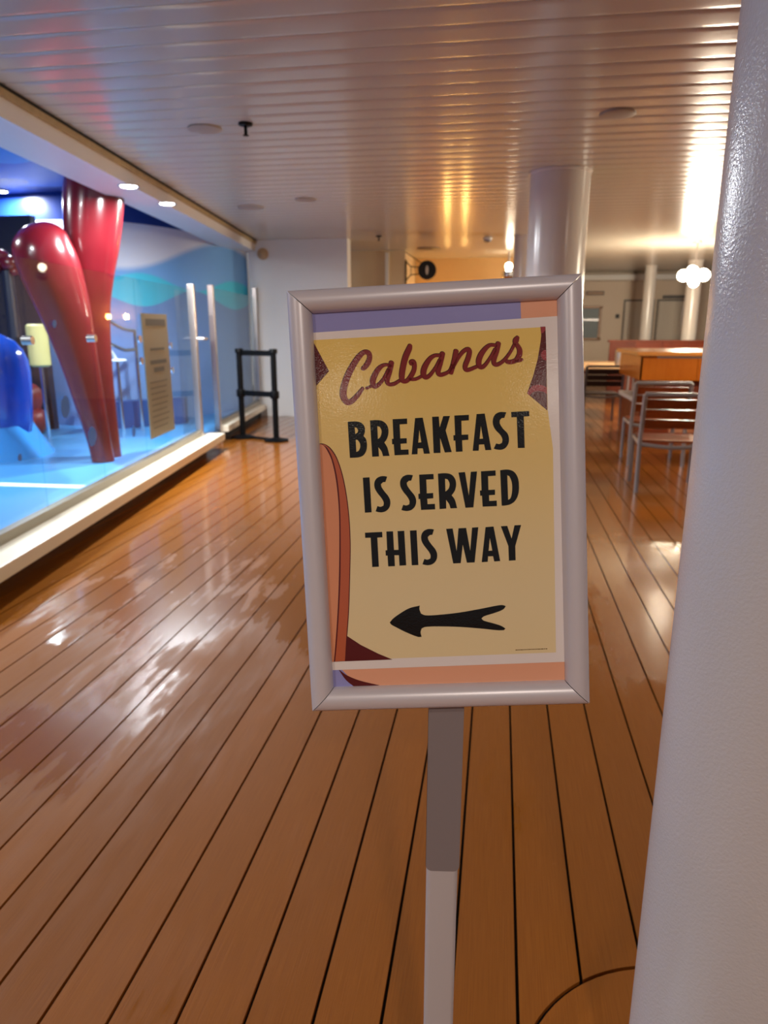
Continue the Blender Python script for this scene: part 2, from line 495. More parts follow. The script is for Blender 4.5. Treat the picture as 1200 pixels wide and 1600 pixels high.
# ---- ceiling: backing sheet with each gloss panel
def beam_x(y):      # the main ceiling stops over the header beam
    return -2.69-0.13656*(y-3.388)-0.05
cpoly = [(beam_x(-7.5), -7.5), (9.0, -7.5), (9.0, 19.6), (beam_x(19.6), 19.6)]
ceil = struct(MB().prism(cpoly, CEIL+0.035, CEIL+0.08).build('ceiling', M_CEILGAP))
ceil['label'] = 'low glossy white ceiling of narrow cross panels'
SP, SY = 0.194, 3.55
mbp = MB(); nseg = 10; XL, XR = 0.0, 1.0
for i in range(nseg+1):
    t = i/nseg; y = (t-0.5)*(SP-0.004)
    z = 0.0009*(4*(t-0.5)**2)      # each panel bows down a little
    if i in (0, nseg): z += 0.004
    mbp.v += [(XL, y, z), (XR, y, z)]
for i in range(nseg):
    mbp.f.append((2*i, 2*i+1, 2*i+3, 2*i+2))
mbp.v += [(XL, -(SP-0.004)/2, 0.03), (XR, -(SP-0.004)/2, 0.03), (XL, (SP-0.004)/2, 0.03), (XR, (SP-0.004)/2, 0.03)]
b0 = 2*(nseg+1)
mbp.f += [(0, b0, b0+1, 1), (b0-2, b0-1, b0+3, b0+2), (b0, b0+2, b0+3, b0+1)]
pm = mbp.mesh('ceiling_panel', M_CEIL, True)
for k in range(-56, 80):
    o = bpy.data.objects.new('ceiling_panel', pm); COL.objects.link(o); o.parent = ceil
    y = SY+(k+0.5)*SP
    xl = beam_x(y+SP/2)
    o.location = (xl-ceil.location[0], y-ceil.location[1], CEIL-ceil.location[2])
    o.scale = (8.8-xl, 1, 1)

# ---- walls
G0 = np.array([-2.69, 3.388, 0.0]); GU = np.array([-0.1353, 0.9908, 0.0]); GN = np.array([0.9908, 0.1353, 0.0])
def gl(s, off=0.0, z=0.0):
    """place on the glass line: s metres along, off metres towards the deck"""
    p = G0 + GU*s + GN*off
    return (p[0], p[1], z)
def wall_box(a, b, th, z0, z1, m, name, label, side=1):
    a = np.array(a, float); b = np.array(b, float); d = (b-a)/np.linalg.norm(b-a); nrm = np.array([-d[1], d[0]])*th*side
    q = [a, b, b+nrm, a+nrm]
    o = MB().hexa([(p[0], p[1], z0) for p in q], [(p[0], p[1], z1) for p in q]).build(name, m)
    o['label'] = label
    return struct(o)
wall_box((-3.80, 10.9), (-2.277, 10.9), 0.25, 0, CEIL, M_WHITE, 'wall_back', 'bright white wall block at the end of the glass')
wall_box((-4.1, 12.7), (-1.646, 12.7), 1.6, 0, CEIL, M_CREAM, 'wall_corner', 'cream wall stepping back beside the white block')
wall_box((-1.64, 14.2), (1.2, 14.2), 0.2, 0, CEIL, M_OCHRE, 'wall_passage', 'wall closing the passage, coloured ochre for the warm lamplight on it')
wall_box((1.2, 14.2), (1.2, 18.3), 0.15, 0, CEIL, M_FARW, 'wall_return', 'pale wall running back to the far doors', 1)
wall_box((1.2, 18.3), (9.0, 18.3), 0.2, 0, CEIL, M_FARW, 'wall_far', 'pale wall with two doors behind the dining tables')
tr = MB().box((-1.96, 12.69, 1.3), (0.06, 0.03, 2.6)).build('trim_1', M_WHITE); struct(tr)
tr['label'] = 'white upright trim on the cream wall'

# header beam over the glass, with a tan sealed edge
S0, S1 = -6.2, 7.75
def slab(s0, s1, o0, o1, z0, z1):
    q = [(s0, o0), (s0, o1), (s1, o1), (s1, o0)]
    return MB().hexa([gl(s, o, z0) for s, o in q], [gl(s, o, z1) for s, o in q])
beam = slab(S0, S1, -0.35, -0.10, 2.47, 2.97).add(*(lambda b: (b.v, b.f))(slab(S0, S1, -0.10, 0.02, 2.47, CEIL))).build('trim_2', M_WHITE); struct(beam)
beam['label'] = 'white header beam above the glass barrier'
slab(S0, S1, 0.021, 0.045, 2.575, CEIL-0.004).build('edge_strip', M_TAN, beam, label='tan weathered edge strip')
slab(S0, S1, 0.045, 0.055, 2.615, CEIL-0.002).build('sealant_line', M_CAULK, beam, label='dark sealant line')

# ---- the blue play pool behind the glass
pool_poly = [gl(S0, 0.0)[:2], gl(7.6, 0.0)[:2], (-3.9, 11.1), (-9, 11.1), (-9, -2)]
pf = MB().prism(pool_poly, 0.0, 0.15).build('floor_pool', M_POOLFLOOR); struct(pf)
pf['label'] = 'painted pale blue play pool floor behind the glass'
st0, st1 = at(0, 757, 0.15), at(130, 761, 0.15)
dv = (st1-st0)/np.linalg.norm(st1-st0); nv = np.array([-dv[1], dv[0], 0])*0.05
q = [st0-dv*1.6-nv, st1-nv, st1+nv, st0-dv*1.6+nv]
MB().hexa([(p[0], p[1], 0.150) for p in q], [(p[0], p[1], 0.153) for p in q]).build('stripe', M_STRIPE, pf, label='white painted stripe')
pc_poly = [gl(S0, -0.30)[:2], gl(7.6, -0.30)[:2], (-3.95, 11.1), (-9, 11.1), (-9, -2)]
pc = MB().prism(pc_poly, 2.90, 2.94).build('ceiling_pool', M_POOLCEIL); struct(pc)
pc['label'] = 'deep blue painted ceiling with lighter cloud shapes above the pool'
# curved mural wall
path = [(-9.0, 8.45), (-6.2, 8.38), (-5.2, 8.32), (-4.75, 8.42), (-4.40, 8.90), (-4.16, 9.55), (-3.98, 10.2), (-3.86, 10.95)]
def spl(P, n=6):
    out = []
    P = [np.array(p, float) for p in P]
    for i in range(len(P)-1):
        p0 = P[max(i-1, 0)]; p1 = P[i]; p2 = P[i+1]; p3 = P[min(i+2, len(P)-1)]
        for k in range(n):
            t = k/n
            out.append(0.5*((2*p1)+(p2-p0)*t+(2*p0-5*p1+4*p2-p3)*t*t+(3*p1-p0-3*p2+p3)*t**3))
    out.append(P[-1])
    return out
cur = spl(path)
outer = [(p[0]-0.02, p[1]+0.35) for p in cur]
mw = MB()
nn = len(cur)
mw.v = [(p[0], p[1], 0.0) for p in cur]+[(p[0], p[1], 2.9) for p in cur]+[(p[0]-0.03, p[1]+0.12, 0.0) for p in cur]+[(p[0]-0.03, p[1]+0.12, 2.9) for p in cur]
for i in range(nn-1):
    mw.f += [(i, i+1, nn+i+1, nn+i), (2*nn+i+1, 2*nn+i, 3*nn+i, 3*nn+i+1), (nn+i, nn+i+1, 3*nn+i+1, 3*nn+i)]
mural = mw.build('wall_mural', M_MURAL, smooth=True); struct(mural)
mural['label'] = 'curved wall painted with white, blue and cyan waves'
dw = wall_box((-9, 7.95), (-5.35, 7.95), 0.1, 0.15, 2.60, M_DARKWALL, 'wall_reef', 'dark wall behind the play structures')

wall_box((-9.0, 8.4), (-9.0, -2.2), 0.15, 0, 2.9, mat('mid_blue_wall', (60, 110, 190), 0.45), 'wall_pool', 'mid-blue side wall of the play pool', -1)

# ================================================================== GLASS BARRIER
gb = thing('glass_barrier', 'tall clear glass barrier with steel posts along the blue pool', 'glass barrier', gl(2.0, 0, 0.0))
kerb = slab(S0, 4.32, -0.06, 0.22, 0.115, 0.195).build('kerb', M_KERB, gb, label='pale stone kerb', bevel=0.006)
slab(S0, 4.22, -0.1, 0.02, 0.0, 0.115).build('plinth', M_RUBBER, gb, label='dark recessed plinth under the kerb')
slab(4.95, 7.5, -0.06, 0.11, 0.115, 0.195).build('kerb', M_KERB, gb, label='pale stone kerb', bevel=0.006)
slab(5.05, 7.5, -0.1, 0.02, 0.0, 0.115).build('plinth', M_RUBBER, gb)
slab(S0, 4.08, -0.03, 0.03, 0.195, 0.255).build('glass_channel', M_SHOE, gb)
slab(4.95, 7.5, -0.03, 0.03, 0.195, 0.255).build('glass_channel', M_SHOE, gb)
joints = [-6.1, -4.2, -2.3, -0.8, 0.57, 1.475, 2.4, 4.06]
GT = 1.75
for a, b in zip(joints[:-1], joints[1:]):
    slab(a+0.006, b-0.006, -0.006, 0.006, 0.20, GT).build('glass_panel', M_GLASS, gb)
slab(4.93, 7.48, -0.006, 0.006, 0.20, GT+0.06).build('glass_panel', M_GLASS, gb)
slab(4.16, 4.86, -0.206, -0.194, 0.20, GT).build('glass_door', M_GLASS, gb)
for s in (0.57, 1.475):
    for z in (1.28,):
        MB().tube([gl(s, -0.03, z), gl(s, 0.03, z)], 0.026, 14).build('clamp', M_STEEL, gb, True)
for s, off, h in ((4.08, 0.0, 1.80), (4.90, 0.0, 1.84), (7.50, 0.0, 1.95)):
    slab(s-0.035, s+0.035, off-0.035, off+0.035, 0.19 if s < 7 else 0.1, h).build('post', M_STEEL, gb, bevel=0.008)
slab(4.86, 4.94, -0.035, 0.035, 0.0, 0.2).build('post_foot', M_STEEL, gb)
MB().tube([gl(4.08, 0.02, 1.24), gl(4.08, 0.10, 1.24), gl(4.16, 0.12, 1.24)], 0.016, 8).build('latch', M_STEEL, gb, True)

# blue droplet decals stuck on the panes
for px, py, w_, h_ in ((102, 636, 8, 18), (144, 682, 7, 15), (85, 506, 3.2, 6), (209, 674, 3.2, 9), (31, 715, 3.5, 6)):
    ps = [onp(px+w_*math.cos(t)*0.9, py+h_*math.sin(t), gl(0, 0.0062), GN) for t in [2*math.pi*k/20 for k in range(20)]]
    mb = MB(); mb.v = [tuple(p) for p in ps]+[tuple(p+GN*0.0008) for p in ps]
    mb.f = [tuple(range(20)), tuple(20+k for k in range(20))]+[(k, (k+1) % 20, 20+(k+1) % 20, 20+k) for k in range(20)]
    mb.build('droplet_decal', M_DROP, gb, label='blue droplet decal')

# notice board fixed to the glass with four bright discs
nb = thing('notice_board', 'tall grey notice board fixed on the glass barrier', 'notice board', gl(2.8, 0.02, 0.40))
slab(2.47, 3.14, 0.012, 0.022, 0.40, 1.475).build('board', M_NOTICE, nb)
def nline(s0, s1, z, h):
    slab(s0, s1, 0.0222, 0.0232, z, z+h).build('print_line', M_NTEXT, nb)
nline(2.55, 3.08, 1.37, 0.06)
nline(2.62, 3.0, 1.16, 0.02)
nline(2.60, 3.04, 1.04, 0.035); nline(2.68, 2.96, 0.97, 0.04)
for i in range(9):
    nline(2.55, 3.02-0.1*((i*37) % 3)/3, 0.88-i*0.05, 0.009)
for s, z in ((2.40, 1.26), (2.40, 1.08), (3.22, 1.19), (3.22, 0.96)):
    MB().tube([gl(s, 0.007, z), gl(s, 0.022, z)], 0.032, 16).build('standoff_disc', M_CHROME, nb, True)

# wavy handrails and rack behind the glass
def wavy(name, label, pts, r=0.022, posts=()):
    o = thing(name, label, 'handrail', (pts[0][0], pts[0][1], 0.15))
    MB().tube(spl(pts, 6), r, 10).build('rail', M_CHROME, o, True)
    for p in posts:
        MB().tube([(p[0], p[1], 0.15), (p[0], p[1], p[2])], 0.02, 10).build('upright', M_CHROME, o, True)
    return o
HP, HN = gl(2.6, -1.0), GN
def hp(px, py, off=-0.9):
    return onp(px, py, gl(0, off), GN)
w1 = wavy('wavy_handrail', 'pair of wavy chrome handrails beside the red sculpture', [hp(165, 497), hp(180, 508), hp(195, 515), hp(210, 517)], posts=(hp(210, 517),))
MB().tube(spl([hp(165, 534), hp(180, 541), hp(195, 547), hp(210, 546)], 6), 0.022, 10).build('rail', M_CHROME, w1, True)
w2 = wavy('wavy_handrail', 'pair of wavy chrome handrails beside the steel post and the notice board', [hp(264, 555), hp(274, 551), hp(285, 556), hp(297, 560)], posts=(hp(297, 560),))
MB().tube(spl([hp(268, 587), hp(278, 583), hp(288, 589), hp(297, 594)], 6), 0.022, 10).build('rail', M_CHROME, w2, True)
lad = thing('grab_pole', 'white bent grab pole standing beside the red sculpture foot', 'pole', (hp(187, 668)[0], hp(187, 668)[1], 0.15))
MB().tube(spl([hp(167, 541), hp(175, 552), hp(181, 561)], 5), 0.02, 10).build('bent_arm', M_STRIPE, lad, True)
pt = hp(183, 563)
MB().lathe((pt[0], pt[1], pt[2]-0.012), [(0.09, 0), (0.10, 0.012), (0.09, 0.024)], 20).build('tray', M_STRIPE, lad, True)
MB().tube([(pt[0], pt[1], 0.15), (pt[0], pt[1], pt[2]-0.01)], 0.018, 10).build('upright', M_CHROME, lad, True)
# low dark steps / bands seen behind the glass at the pool's back
for k, (pa, pb, z0, z1, m) in enumerate((((192, 664), (300, 655), 0.15, 0.48, M_BAND),)):
    a, b = at(*pa, 0.15)+np.array([0.05, -0.45, 0]), at(*pb, 0.15)+np.array([0.12, -0.45, 0])
    tag(MB().hexa([(a[0], a[1], z0), (b[0], b[1], z0), (b[0]-0.05, b[1]+0.18, z0), (a[0]-0.05, a[1]+0.18, z0)],
                  [(a[0], a[1], z1), (b[0], b[1], z1), (b[0]-0.05, b[1]+0.18, z1), (a[0]-0.05, a[1]+0.18, z1)]).build('step_block', m),
        'low dark blue step along the foot of the mural', 'step')

# ---- red sculpture: two glazed tapering limbs rising from one foot
base = at(168, 718, 0.15)
fwd = np.array([base[0], base[1], 0.0]); fwd /= np.linalg.norm(fwd)
rgt = np.array([fwd[1], -fwd[0], 0.0])
sc = thing('coral_sculpture', 'giant glossy red two-limbed sculpture rising from the pool floor', 'sculpture', (base[0], base[1], 0.15))
def limb(rows, depth, name, squash=0.85):
    """rows: (y px, left px, right px) outlines on a plane through the foot"""
    rows = spl(rows, 5)
    mb = MB(); seg = 28; vs = []; fs = []
    for i, (y, xl, xr) in enumerate(rows):
        pl = onp(xl, y, base+fwd*depth, fwd); pr = onp(xr, y, base+fwd*depth, fwd)
        c = (pl+pr)/2; hw = np.linalg.norm(pr-pl)/2
        for k in range(seg):
            th = 2*math.pi*k/seg
            p = c+rgt*hw*math.cos(th)+fwd*hw*squash*math.sin(th)
            vs.append(p)
    n = len(rows)
    for i in range(n-1):
        for k in range(seg):
            k2 = (k+1) % seg
            fs.append((i*seg+k, i*seg+k2, (i+1)*seg+k2, (i+1)*seg+k))
    fs.append(tuple(range(seg))); fs.append(tuple((n-1)*seg+k for k in range(seg)))
    mb.add(vs, fs)
    return mb.build(name, M_RED, sc, True)
limb([(716, 150, 191), (660, 140, 184), (600, 132, 178), (540, 126, 174), (480, 120, 173), (430, 110, 179), (390, 102, 186), (340, 98, 192), (300, 98, 194), (270, 101, 186), (235, 108, 170)], 0.16, 'tall_limb')
limb([(720, 143, 180), (690, 136, 174), (640, 119, 166), (580, 98, 157), (520, 73, 148), (470, 48, 140), (430, 29, 131), (400, 19, 122), (378, 20, 112), (360, 33, 102), (350, 50, 88), (346.5, 62, 76)], -0.10, 'short_limb')

# ---- other play structures deep in the pool
def wobn(s):
    return lambda d: 1+0.08*math.sin(5*d[0]+s)*math.cos(4*d[2]+s)+0.05*math.sin(9*d[1]+2*s)
def lump(name, label, cat, px, py, rpx, dist_off, m, sc_=(1, 1, 1), parts=()):
    p0 = base+fwd*dist_off
    c = onp(px, py, p0, fwd)
    e = onp(px+rpx, py, p0, fwd); r = np.linalg.norm(e-c)
    return c, r
c, r = lump('', '', '', 10, 575, 62, 0.55, None)
bl = thing('play_mound', 'large rounded glossy blue play mound behind the glass', 'play mound', (c[0], c[1], 0.15))
MB().ball((c[0]-0.34, c[1], 0.75), 0.62, 32, 20, (0.9, 0.6, 1.0), wobn(0.4)).build('body', M_BLUEOBJ, bl, True)
MB().lathe((c[0]-0.34, c[1], 0.15), [(0.62, 0), (0.58, 0.06), (0.52, 0.16), (0.45, 0.3)], 36).build('skirt', mat('light_blue_skirt', (60, 150, 226), 0.2), bl, True)
c, r = lump('', '', '', 60, 540, 16, 1.4, None)
yp = thing('foam_roller', 'pale yellow foam roller standing on a thin post in the pool', 'foam roller', (c[0], c[1], 0.15))
MB().tube([(c[0], c[1], c[2]-0.22), (c[0], c[1], c[2]-0.2), (c[0], c[1], c[2]+0.2), (c[0], c[1], c[2]+0.22)], [0.08, 0.105, 0.105, 0.08], 20).build('roller', M_YELLOW, yp, True)
MB().tube([(c[0], c[1], 0.15), (c[0], c[1], c[2]-0.21)], 0.02, 10).build('post', M_CHROME, yp, True)
c = at(85, 664, 0.15)
c[1] -= 1.05
rk = thing('coral_rock', 'low red-brown knobbly coral rock on the pool floor', 'rock', (c[0], c[1]+0.3, 0.15))
for i, (dx, dz, rr) in enumerate(((-0.30, 0.16, 0.2), (0.0, 0.14, 0.17), (0.24, 0.15, 0.18), (-0.12, 0.36, 0.24), (0.16, 0.40, 0.22), (0.02, 0.58, 0.2))):
    MB().ball((c[0]+dx, c[1]+0.3, 0.15+dz), rr, 18, 12, (1, 0.8, 0.95), wobn(i)).build('knob', M_REDROCK, rk, True)
c = onp(8, 415, base+fwd*1.7, fwd)
cl = thing('coral_cluster', 'small red coral cluster on a dark stalk at the rear of the pool', 'coral', (c[0], c[1], 0.15))
MB().tube([(c[0], c[1], 0.15), (c[0]+0.02, c[1], c[2]-0.05)], [0.09, 0.05], 12).build('stalk', M_DARKWALL, cl, True)
for i, (dx, dz, rr) in enumerate(((-0.12, 0, 0.11), (0.05, 0.02, 0.1), (-0.03, 0.1, 0.08), (0.11, -0.06, 0.06))):
    MB().ball((c[0]+dx, c[1], c[2]+dz), rr, 16, 10, (1, 0.8, 0.8), wobn(i)).build('branch', M_RED, cl, True)

# pool downlights
for i, (px, py, lb, pw) in enumerate(((201, 291, 'bright round downlight beside the tall red limb, under the beam', 30), (261, 318, 'small bright downlight further along the beam from the limb', 44),
                              (92, 325, 'round downlight set in the blue ceiling left of the tall limb', 26), (18, 350, 'round downlight at the far dark edge of the blue ceiling', 22),
                              (2, 299, 'small downlight in the lighter blue ceiling patch', 24))):
    zz = 2.88 if i > 1 else 2.46
    c = at(px, py, zz+0.005)
    top = 2.90 if i > 1 else 2.47
    d = thing('pool_downlight', lb, 'downlight', (c[0], c[1], zz))
    MB().lathe((c[0], c[1], zz), [(0.075, 0.004), (0.085, 0.0), (0.085, top-zz)], 24).build('trim_ring', M_STEEL, d, True)
    MB().lathe((c[0], c[1], zz-0.004), [(0.055, 0), (0.064, 0.003), (0.064, 0.006)], 24).build('lens', M_DOWN, d, True)
    spot('lamp', (c[0], c[1], zz-0.012), pw*3.0, (0.92, 0.96, 1.0), 0.11, parent=d)
# extra unseen lamps added to light the pool, hidden behind the beam
for i, (x, y, lb) in enumerate(((-4.1, 3.2, 'added unseen pool lamp just before the white floor stripe'), (-5.6, 5.2, 'added unseen pool lamp in front of the blue play mound'), (-5.0, 1.0, 'added unseen pool lamp at the open end of the blue pool'))):
    d = thing('pool_downlight', lb, 'downlight', (x, y, 2.88))
    MB().lathe((x, y, 2.88), [(0.075, 0.004), (0.085, 0.0), (0.085, 0.02)], 24).build('trim_ring', M_STEEL, d, True)
    MB().lathe((x, y, 2.876), [(0.055, 0), (0.064, 0.003), (0.064, 0.006)], 24).build('lens', M_DOWN, d, True)
    spot('lamp', (x, y, 2.868), 85, (0.92, 0.96, 1.0), 0.11, parent=d)

# ================================================================== COLUMNS
def column(name, label, x, y, r, m, collar=True, seg=64):
    o = thing(name, label, 'column', (x, y, 0))
    MB().lathe((x, y, 0), [(r, 0.0), (r, CEIL+0.002)], seg).build('shaft', m, o, True)
    if collar:
        MB().lathe((x, y, CEIL-0.02), [(r+0.004, 0), (r+0.012, 0.006), (r+0.012, 0.02)], seg).build('collar', m, o, True)
    return o
column('support_column', 'thick glossy white column close beside the sign', COLC[0], COLC[1], 0.166, M_COLUMN, False, 96)
column('support_column', 'wide white column standing behind the sign', 0.452, 6.70, 0.25, M_COLFAR)
column('support_column', 'slim pale column behind the wide white column', 0.30, 11.0, 0.15, M_COLFAR)
column('support_column', 'thin white column behind the wooden partition, by the left door', 3.10, 16.5, 0.12, M_COLFAR)
column('support_column', 'thin white column directly behind the globe lamp', 3.72, 15.4, 0.14, M_COLFAR)

# ================================================================== SIGN STAND
SPX = np.array([(450, 457), (907, 430), (917, 1095), (488, 1107)], float)
SW = 0.33
A_ = []
for (X, Y), (u, v) in zip(((0, 0), (1, 0), (1, 1), (0, 1)), SPX):
    A_.append([X, Y, 1, 0, 0, 0, -u*X, -u*Y, -u]); A_.append([0, 0, 0, X, Y, 1, -v*X, -v*Y, -v])
HM = np.linalg.svd(np.array(A_))[2][-1].reshape(3, 3)
HI = np.linalg.inv(HM)
KI = np.linalg.inv(np.array([[FPX, 0, CX], [0, FPX, CY], [0, 0, 1]]))
MM = KI @ HM
if MM[2, 2] < 0: MM = -MM
k_ = SW/np.linalg.norm(MM[:, 0])
SU = c2w(MM[:, 0]*k_); SV = c2w(MM[:, 1]*k_); ST = c2w(MM[:, 2]*k_)+CAM
SH = np.linalg.norm(SV)
su = SU/SW; sn = np.cross(SV, SU); sn /= np.linalg.norm(sn)
svv = np.cross(su, sn); svv *= np.sign(svv @ SV)   # exactly square to su
def s_uv(px, py):
    q = HI @ np.array([px, py, 1.0]); q /= q[2]
    return q[0]*SW, q[1]*SH
def s_pt(u, v, h=0.0):
    return ST + su*u + svv*v + sn*h
mid = s_pt(SW/2, SH)
POLE = (mid[0]-0.006, mid[1]+0.030)
sg = thing('sign_stand', 'silver-framed breakfast sign on a white pole stand', 'sign', (POLE[0], POLE[1], 0.0))
# frame rails, mitred, with a rounded face
inner = [s_uv(488, 490), s_uv(870, 468), s_uv(881, 1062), s_uv(520, 1073)]
outc = [(0, 0), (SW, 0), (SW, SH), (0, SH)]
def rail(i, name):
    j = (i+1) % 4
    mb = MB(); n = 14
    o0, o1, i0, i1 = (np.array(q, float) for q in (outc[i], outc[j], inner[i], inner[j]))
    d = (o1-o0)/np.linalg.norm(o1-o0)*0.0006
    rows = []
    for k in range(n+1):
        t = k/n
        h = 0.004+0.0115*math.sqrt(max(0, 1-(2*t-0.92)**2)) if t < 0.96 else 0.0035
        h = max(h, 0.0035)
        rows.append((o0+(i0-o0)*t+d, o1+(i1-o1)*t-d, h))
    rows = [(rows[0][0], rows[0][1], -0.006)] + rows + [(rows[-1][0], rows[-1][1], -0.006)]
    for a, b, h in rows:
        mb.v += [tuple(s_pt(a[0], a[1], h)), tuple(s_pt(b[0], b[1], h))]
    m = len(rows)
    for k in range(m-1):
        mb.f.append((2*k, 2*k+1, 2*k+3, 2*k+2))
    mb.f.append((2*m-2, 2*m-1, 1, 0))
    mb.f.append(tuple(2*k for k in range(m))); mb.f.append(tuple(2*k+1 for k in reversed(range(m))))
    return mb.build(name, M_SILVER, sg, True)
for i, nm in enumerate(('frame_rail',)*4):
    rail(i, nm)
# scuffs on the left rail
mb = MB()
cs = [s_pt(*q, -0.010) for q in ((0.008, 0.008), (SW-0.008, 0.008), (SW-0.008, SH-0.008), (0.008, SH-0.008))]
cf = [s_pt(*q, -0.001) for q in ((0.008, 0.008), (SW-0.008, 0.008), (SW-0.008, SH-0.008), (0.008, SH-0.008))]
mb.hexa(cs, cf).build('back_panel', M_SLEEVE, sg)

# ---- printed poster
def glossy_print(name, rgb, rgb_bottom=None, bottom=None):
    m = bpy.data.materials.new(name); m.use_nodes = True
    nt = m.node_tree; b = nt.nodes['Principled BSDF']; L = nt.links
    b.inputs['Base Color'].default_value = lin(rgb)
    geo = N(nt, 'NewGeometry')
    if rgb_bottom:
        sep = N(nt, 'SeparateXYZ'); L.new(geo.outputs['Position'], sep.inputs[0])
        f = smooth_step(nt, sep.outputs['Z'], bottom[0], bottom[1])
        L.new(mixc(nt, f, lin(rgb_bottom), lin(rgb)), b.inputs['Base Color'])
    b.inputs['Roughness'].default_value = 0.55
    b.inputs['Specular IOR Level'].default_value = 0.1
    b.inputs['Coat Weight'].default_value = 0.8
    b.inputs['Coat Roughness'].default_value = 0.10
    b.inputs['Coat IOR'].default_value = 1.5
    n = N(nt, 'TexNoise'); n.inputs['Scale'].default_value = 520; n.inputs['Detail'].default_value = 2
    L.new(geo.outputs['Position'], n.inputs['Vector'])
    n2 = N(nt, 'TexNoise'); n2.inputs['Scale'].default_value = 26
    L.new(geo.outputs['Position'], n2.inputs['Vector'])
    bp = N(nt, 'Bump'); bp.inputs['Distance'].default_value = 0.0004; bp.inputs['Strength'].default_value = 0.20
    L.new(math_node(nt, 'ADD', n.outputs['Fac'], math_node(nt, 'MULTIPLY', n2.outputs['Fac'], 3.0)), bp.inputs['Height'])
    L.new(bp.outputs['Normal'], b.inputs['Coat Normal'])
    return m
P_LAV = glossy_print('print_lavender', (150, 148, 206))
P_PEACH = glossy_print('print_peach', (236, 170, 138))
P_WHITE = glossy_print('print_white_paper', (238, 228, 226))
P_CREAM = glossy_print('print_yellow_to_cream', (240, 204, 112), (236, 214, 168), (1.02, 1.34))
P_BLACK = glossy_print('print_black', (12, 10, 10))
P_RED = glossy_print('print_dark_red', (132, 40, 40))
P_REDD = glossy_print('print_maroon_shadow', (72, 16, 20))
P_MAROON = glossy_print('print_maroon', (94, 30, 34))
P_ROSE = glossy_print('print_rose', (160, 62, 70))
P_BOARD = glossy_print('print_salmon_board', (226, 150, 112))
P_BOARD2 = glossy_print('print_rust_board', (192, 98, 66))
P_FINE = glossy_print('print_fine_brown', (120, 88, 52))

def smooth_poly(pts, thr=38, n=4):
    P = [np.array(p, float) for p in pts]; m = len(P); sm = []
    for i in range(m):
        a = P[i]-P[i-1]; b = P[(i+1) % m]-P[i]
        c = (a @ b)/(np.linalg.norm(a)*np.linalg.norm(b)+1e-9)
        sm.append(math.degrees(math.acos(max(-1, min(1, c)))) < thr)
    out = []
    for i in range(m):
        j = (i+1) % m; e = P[j]-P[i]; l = np.linalg.norm(e)
        out.append(P[i])
        if not (sm[i] or sm[j]): continue
        def tan(k):
            t = P[(k+1) % m]-P[k-1]; return t/(np.linalg.norm(t)+1e-9)*l
        t0 = tan(i) if sm[i] else e; t1 = tan(j) if sm[j] else e
        for k in range(1, n):
            t = k/n
            out.append((2*t**3-3*t*t+1)*P[i]+(t**3-2*t*t+t)*t0+(-2*t**3+3*t*t)*P[j]+(t**3-t*t)*t1)
    return out
def fill(mb, rings, lay, tr=None):
    """rings in photo pixels (outer, holes...) -> thin printed face on the sign"""
    uv = [[s_uv(*p) for p in r] for r in rings]
    tri = tessellate_polygon([[Vector((q[0], q[1], 0)) for q in r] for r in uv])
    flat = [q for r in uv for q in r]
    mb.add([s_pt(q[0], q[1], lay) for q in flat], tri)
def crop(x0, y0, s):
    return lambda P: [(x0+s*p[0], y0+s*p[1]) for p in P]
cA, cB = crop(520, 500, 0.15), crop(670, 500, 0.15)
cC, cD = crop(530, 630, 0.13333), crop(680, 630, 0.13333)
cE, cF = crop(550, 720, 0.116667), crop(680, 720, 0.116667)
cG, cJ, cI = crop(600, 930, 0.166667), crop(480, 680, 0.275), crop(800, 420, 0.15)
def face(rings, lay, m, name, parent, label=None, smooth=False):
    mb = MB()
    if smooth: rings = [smooth_poly(r) for r in rings]
    fill(mb, rings, lay)
    o = mb.build(name, m, parent, label=label)
    # printed faces look out of the sign
    me = o.data
    nrm = me.polygons[0].normal
    if Vector(sn).dot(nrm) < 0: me.flip_normals()
    return o
back = face([[(480, 482), (878, 460), (889, 1070), (512, 1081)]], 0.0002, P_LAV, 'backing_poster', sg, 'lavender and peach poster showing behind the sheet')
face([[(813, 466), (880, 462), (882, 500), (814, 503)]], 0.0004, P_PEACH, 'peach_corner', back)
face([[(527, 1040), (890, 1028), (890, 1070), (583, 1080), (548, 1062)]], 0.0004, P_PEACH, 'peach_band', back)
face([cJ([(170, 1325), (215, 1360), (290, 1392), (405, 1420), (400, 1428), (262, 1428), (215, 1390)])], 0.0006, P_MAROON, 'maroon_curve', back, smooth=True)
sheet = face([[(482, 520.5), (878, 493.5), (888, 1033.5), (512, 1047)]], 0.0008, P_WHITE, 'printed_sheet', sg, 'glossy white-edged paper sheet')
face([[(482, 532), (852, 511), (855, 640), (863, 700), (867, 1019), (515, 1032)]], 0.0010, P_CREAM, 'yellow_panel', sheet, 'yellow fading to cream printed panel')
face([cI([(293, 605), (345, 603), (352, 800), (358, 1200), (363, 1477), (152, 1298), (215, 1120), (262, 950), (295, 760), (301, 690)])], 0.0012, P_MAROON, 'maroon_shape', sheet)
face([cI([(296, 606), (343, 604), (344, 640), (322, 668), (301, 678)])], 0.0013, P_ROSE, 'rose_spot', sheet)
face([cI([(353, 848), (325, 848), (303, 872), (295, 905), (318, 945), (355, 960)])], 0.0013, P_ROSE, 'rose_spot', sheet)
face([cI([(170, 1262), (210, 1220), (265, 1206), (320, 1216), (358, 1238), (359, 1308), (325, 1282), (270, 1274), (220, 1282), (190, 1305), (180, 1322), (153, 1298)])], 0.0013, P_ROSE, 'rose_ring', sheet)
face([[(484, 530), (490.5, 536), (514, 580), (494, 603), (486, 603)]], 0.0012, P_MAROON, 'maroon_shape', sheet)
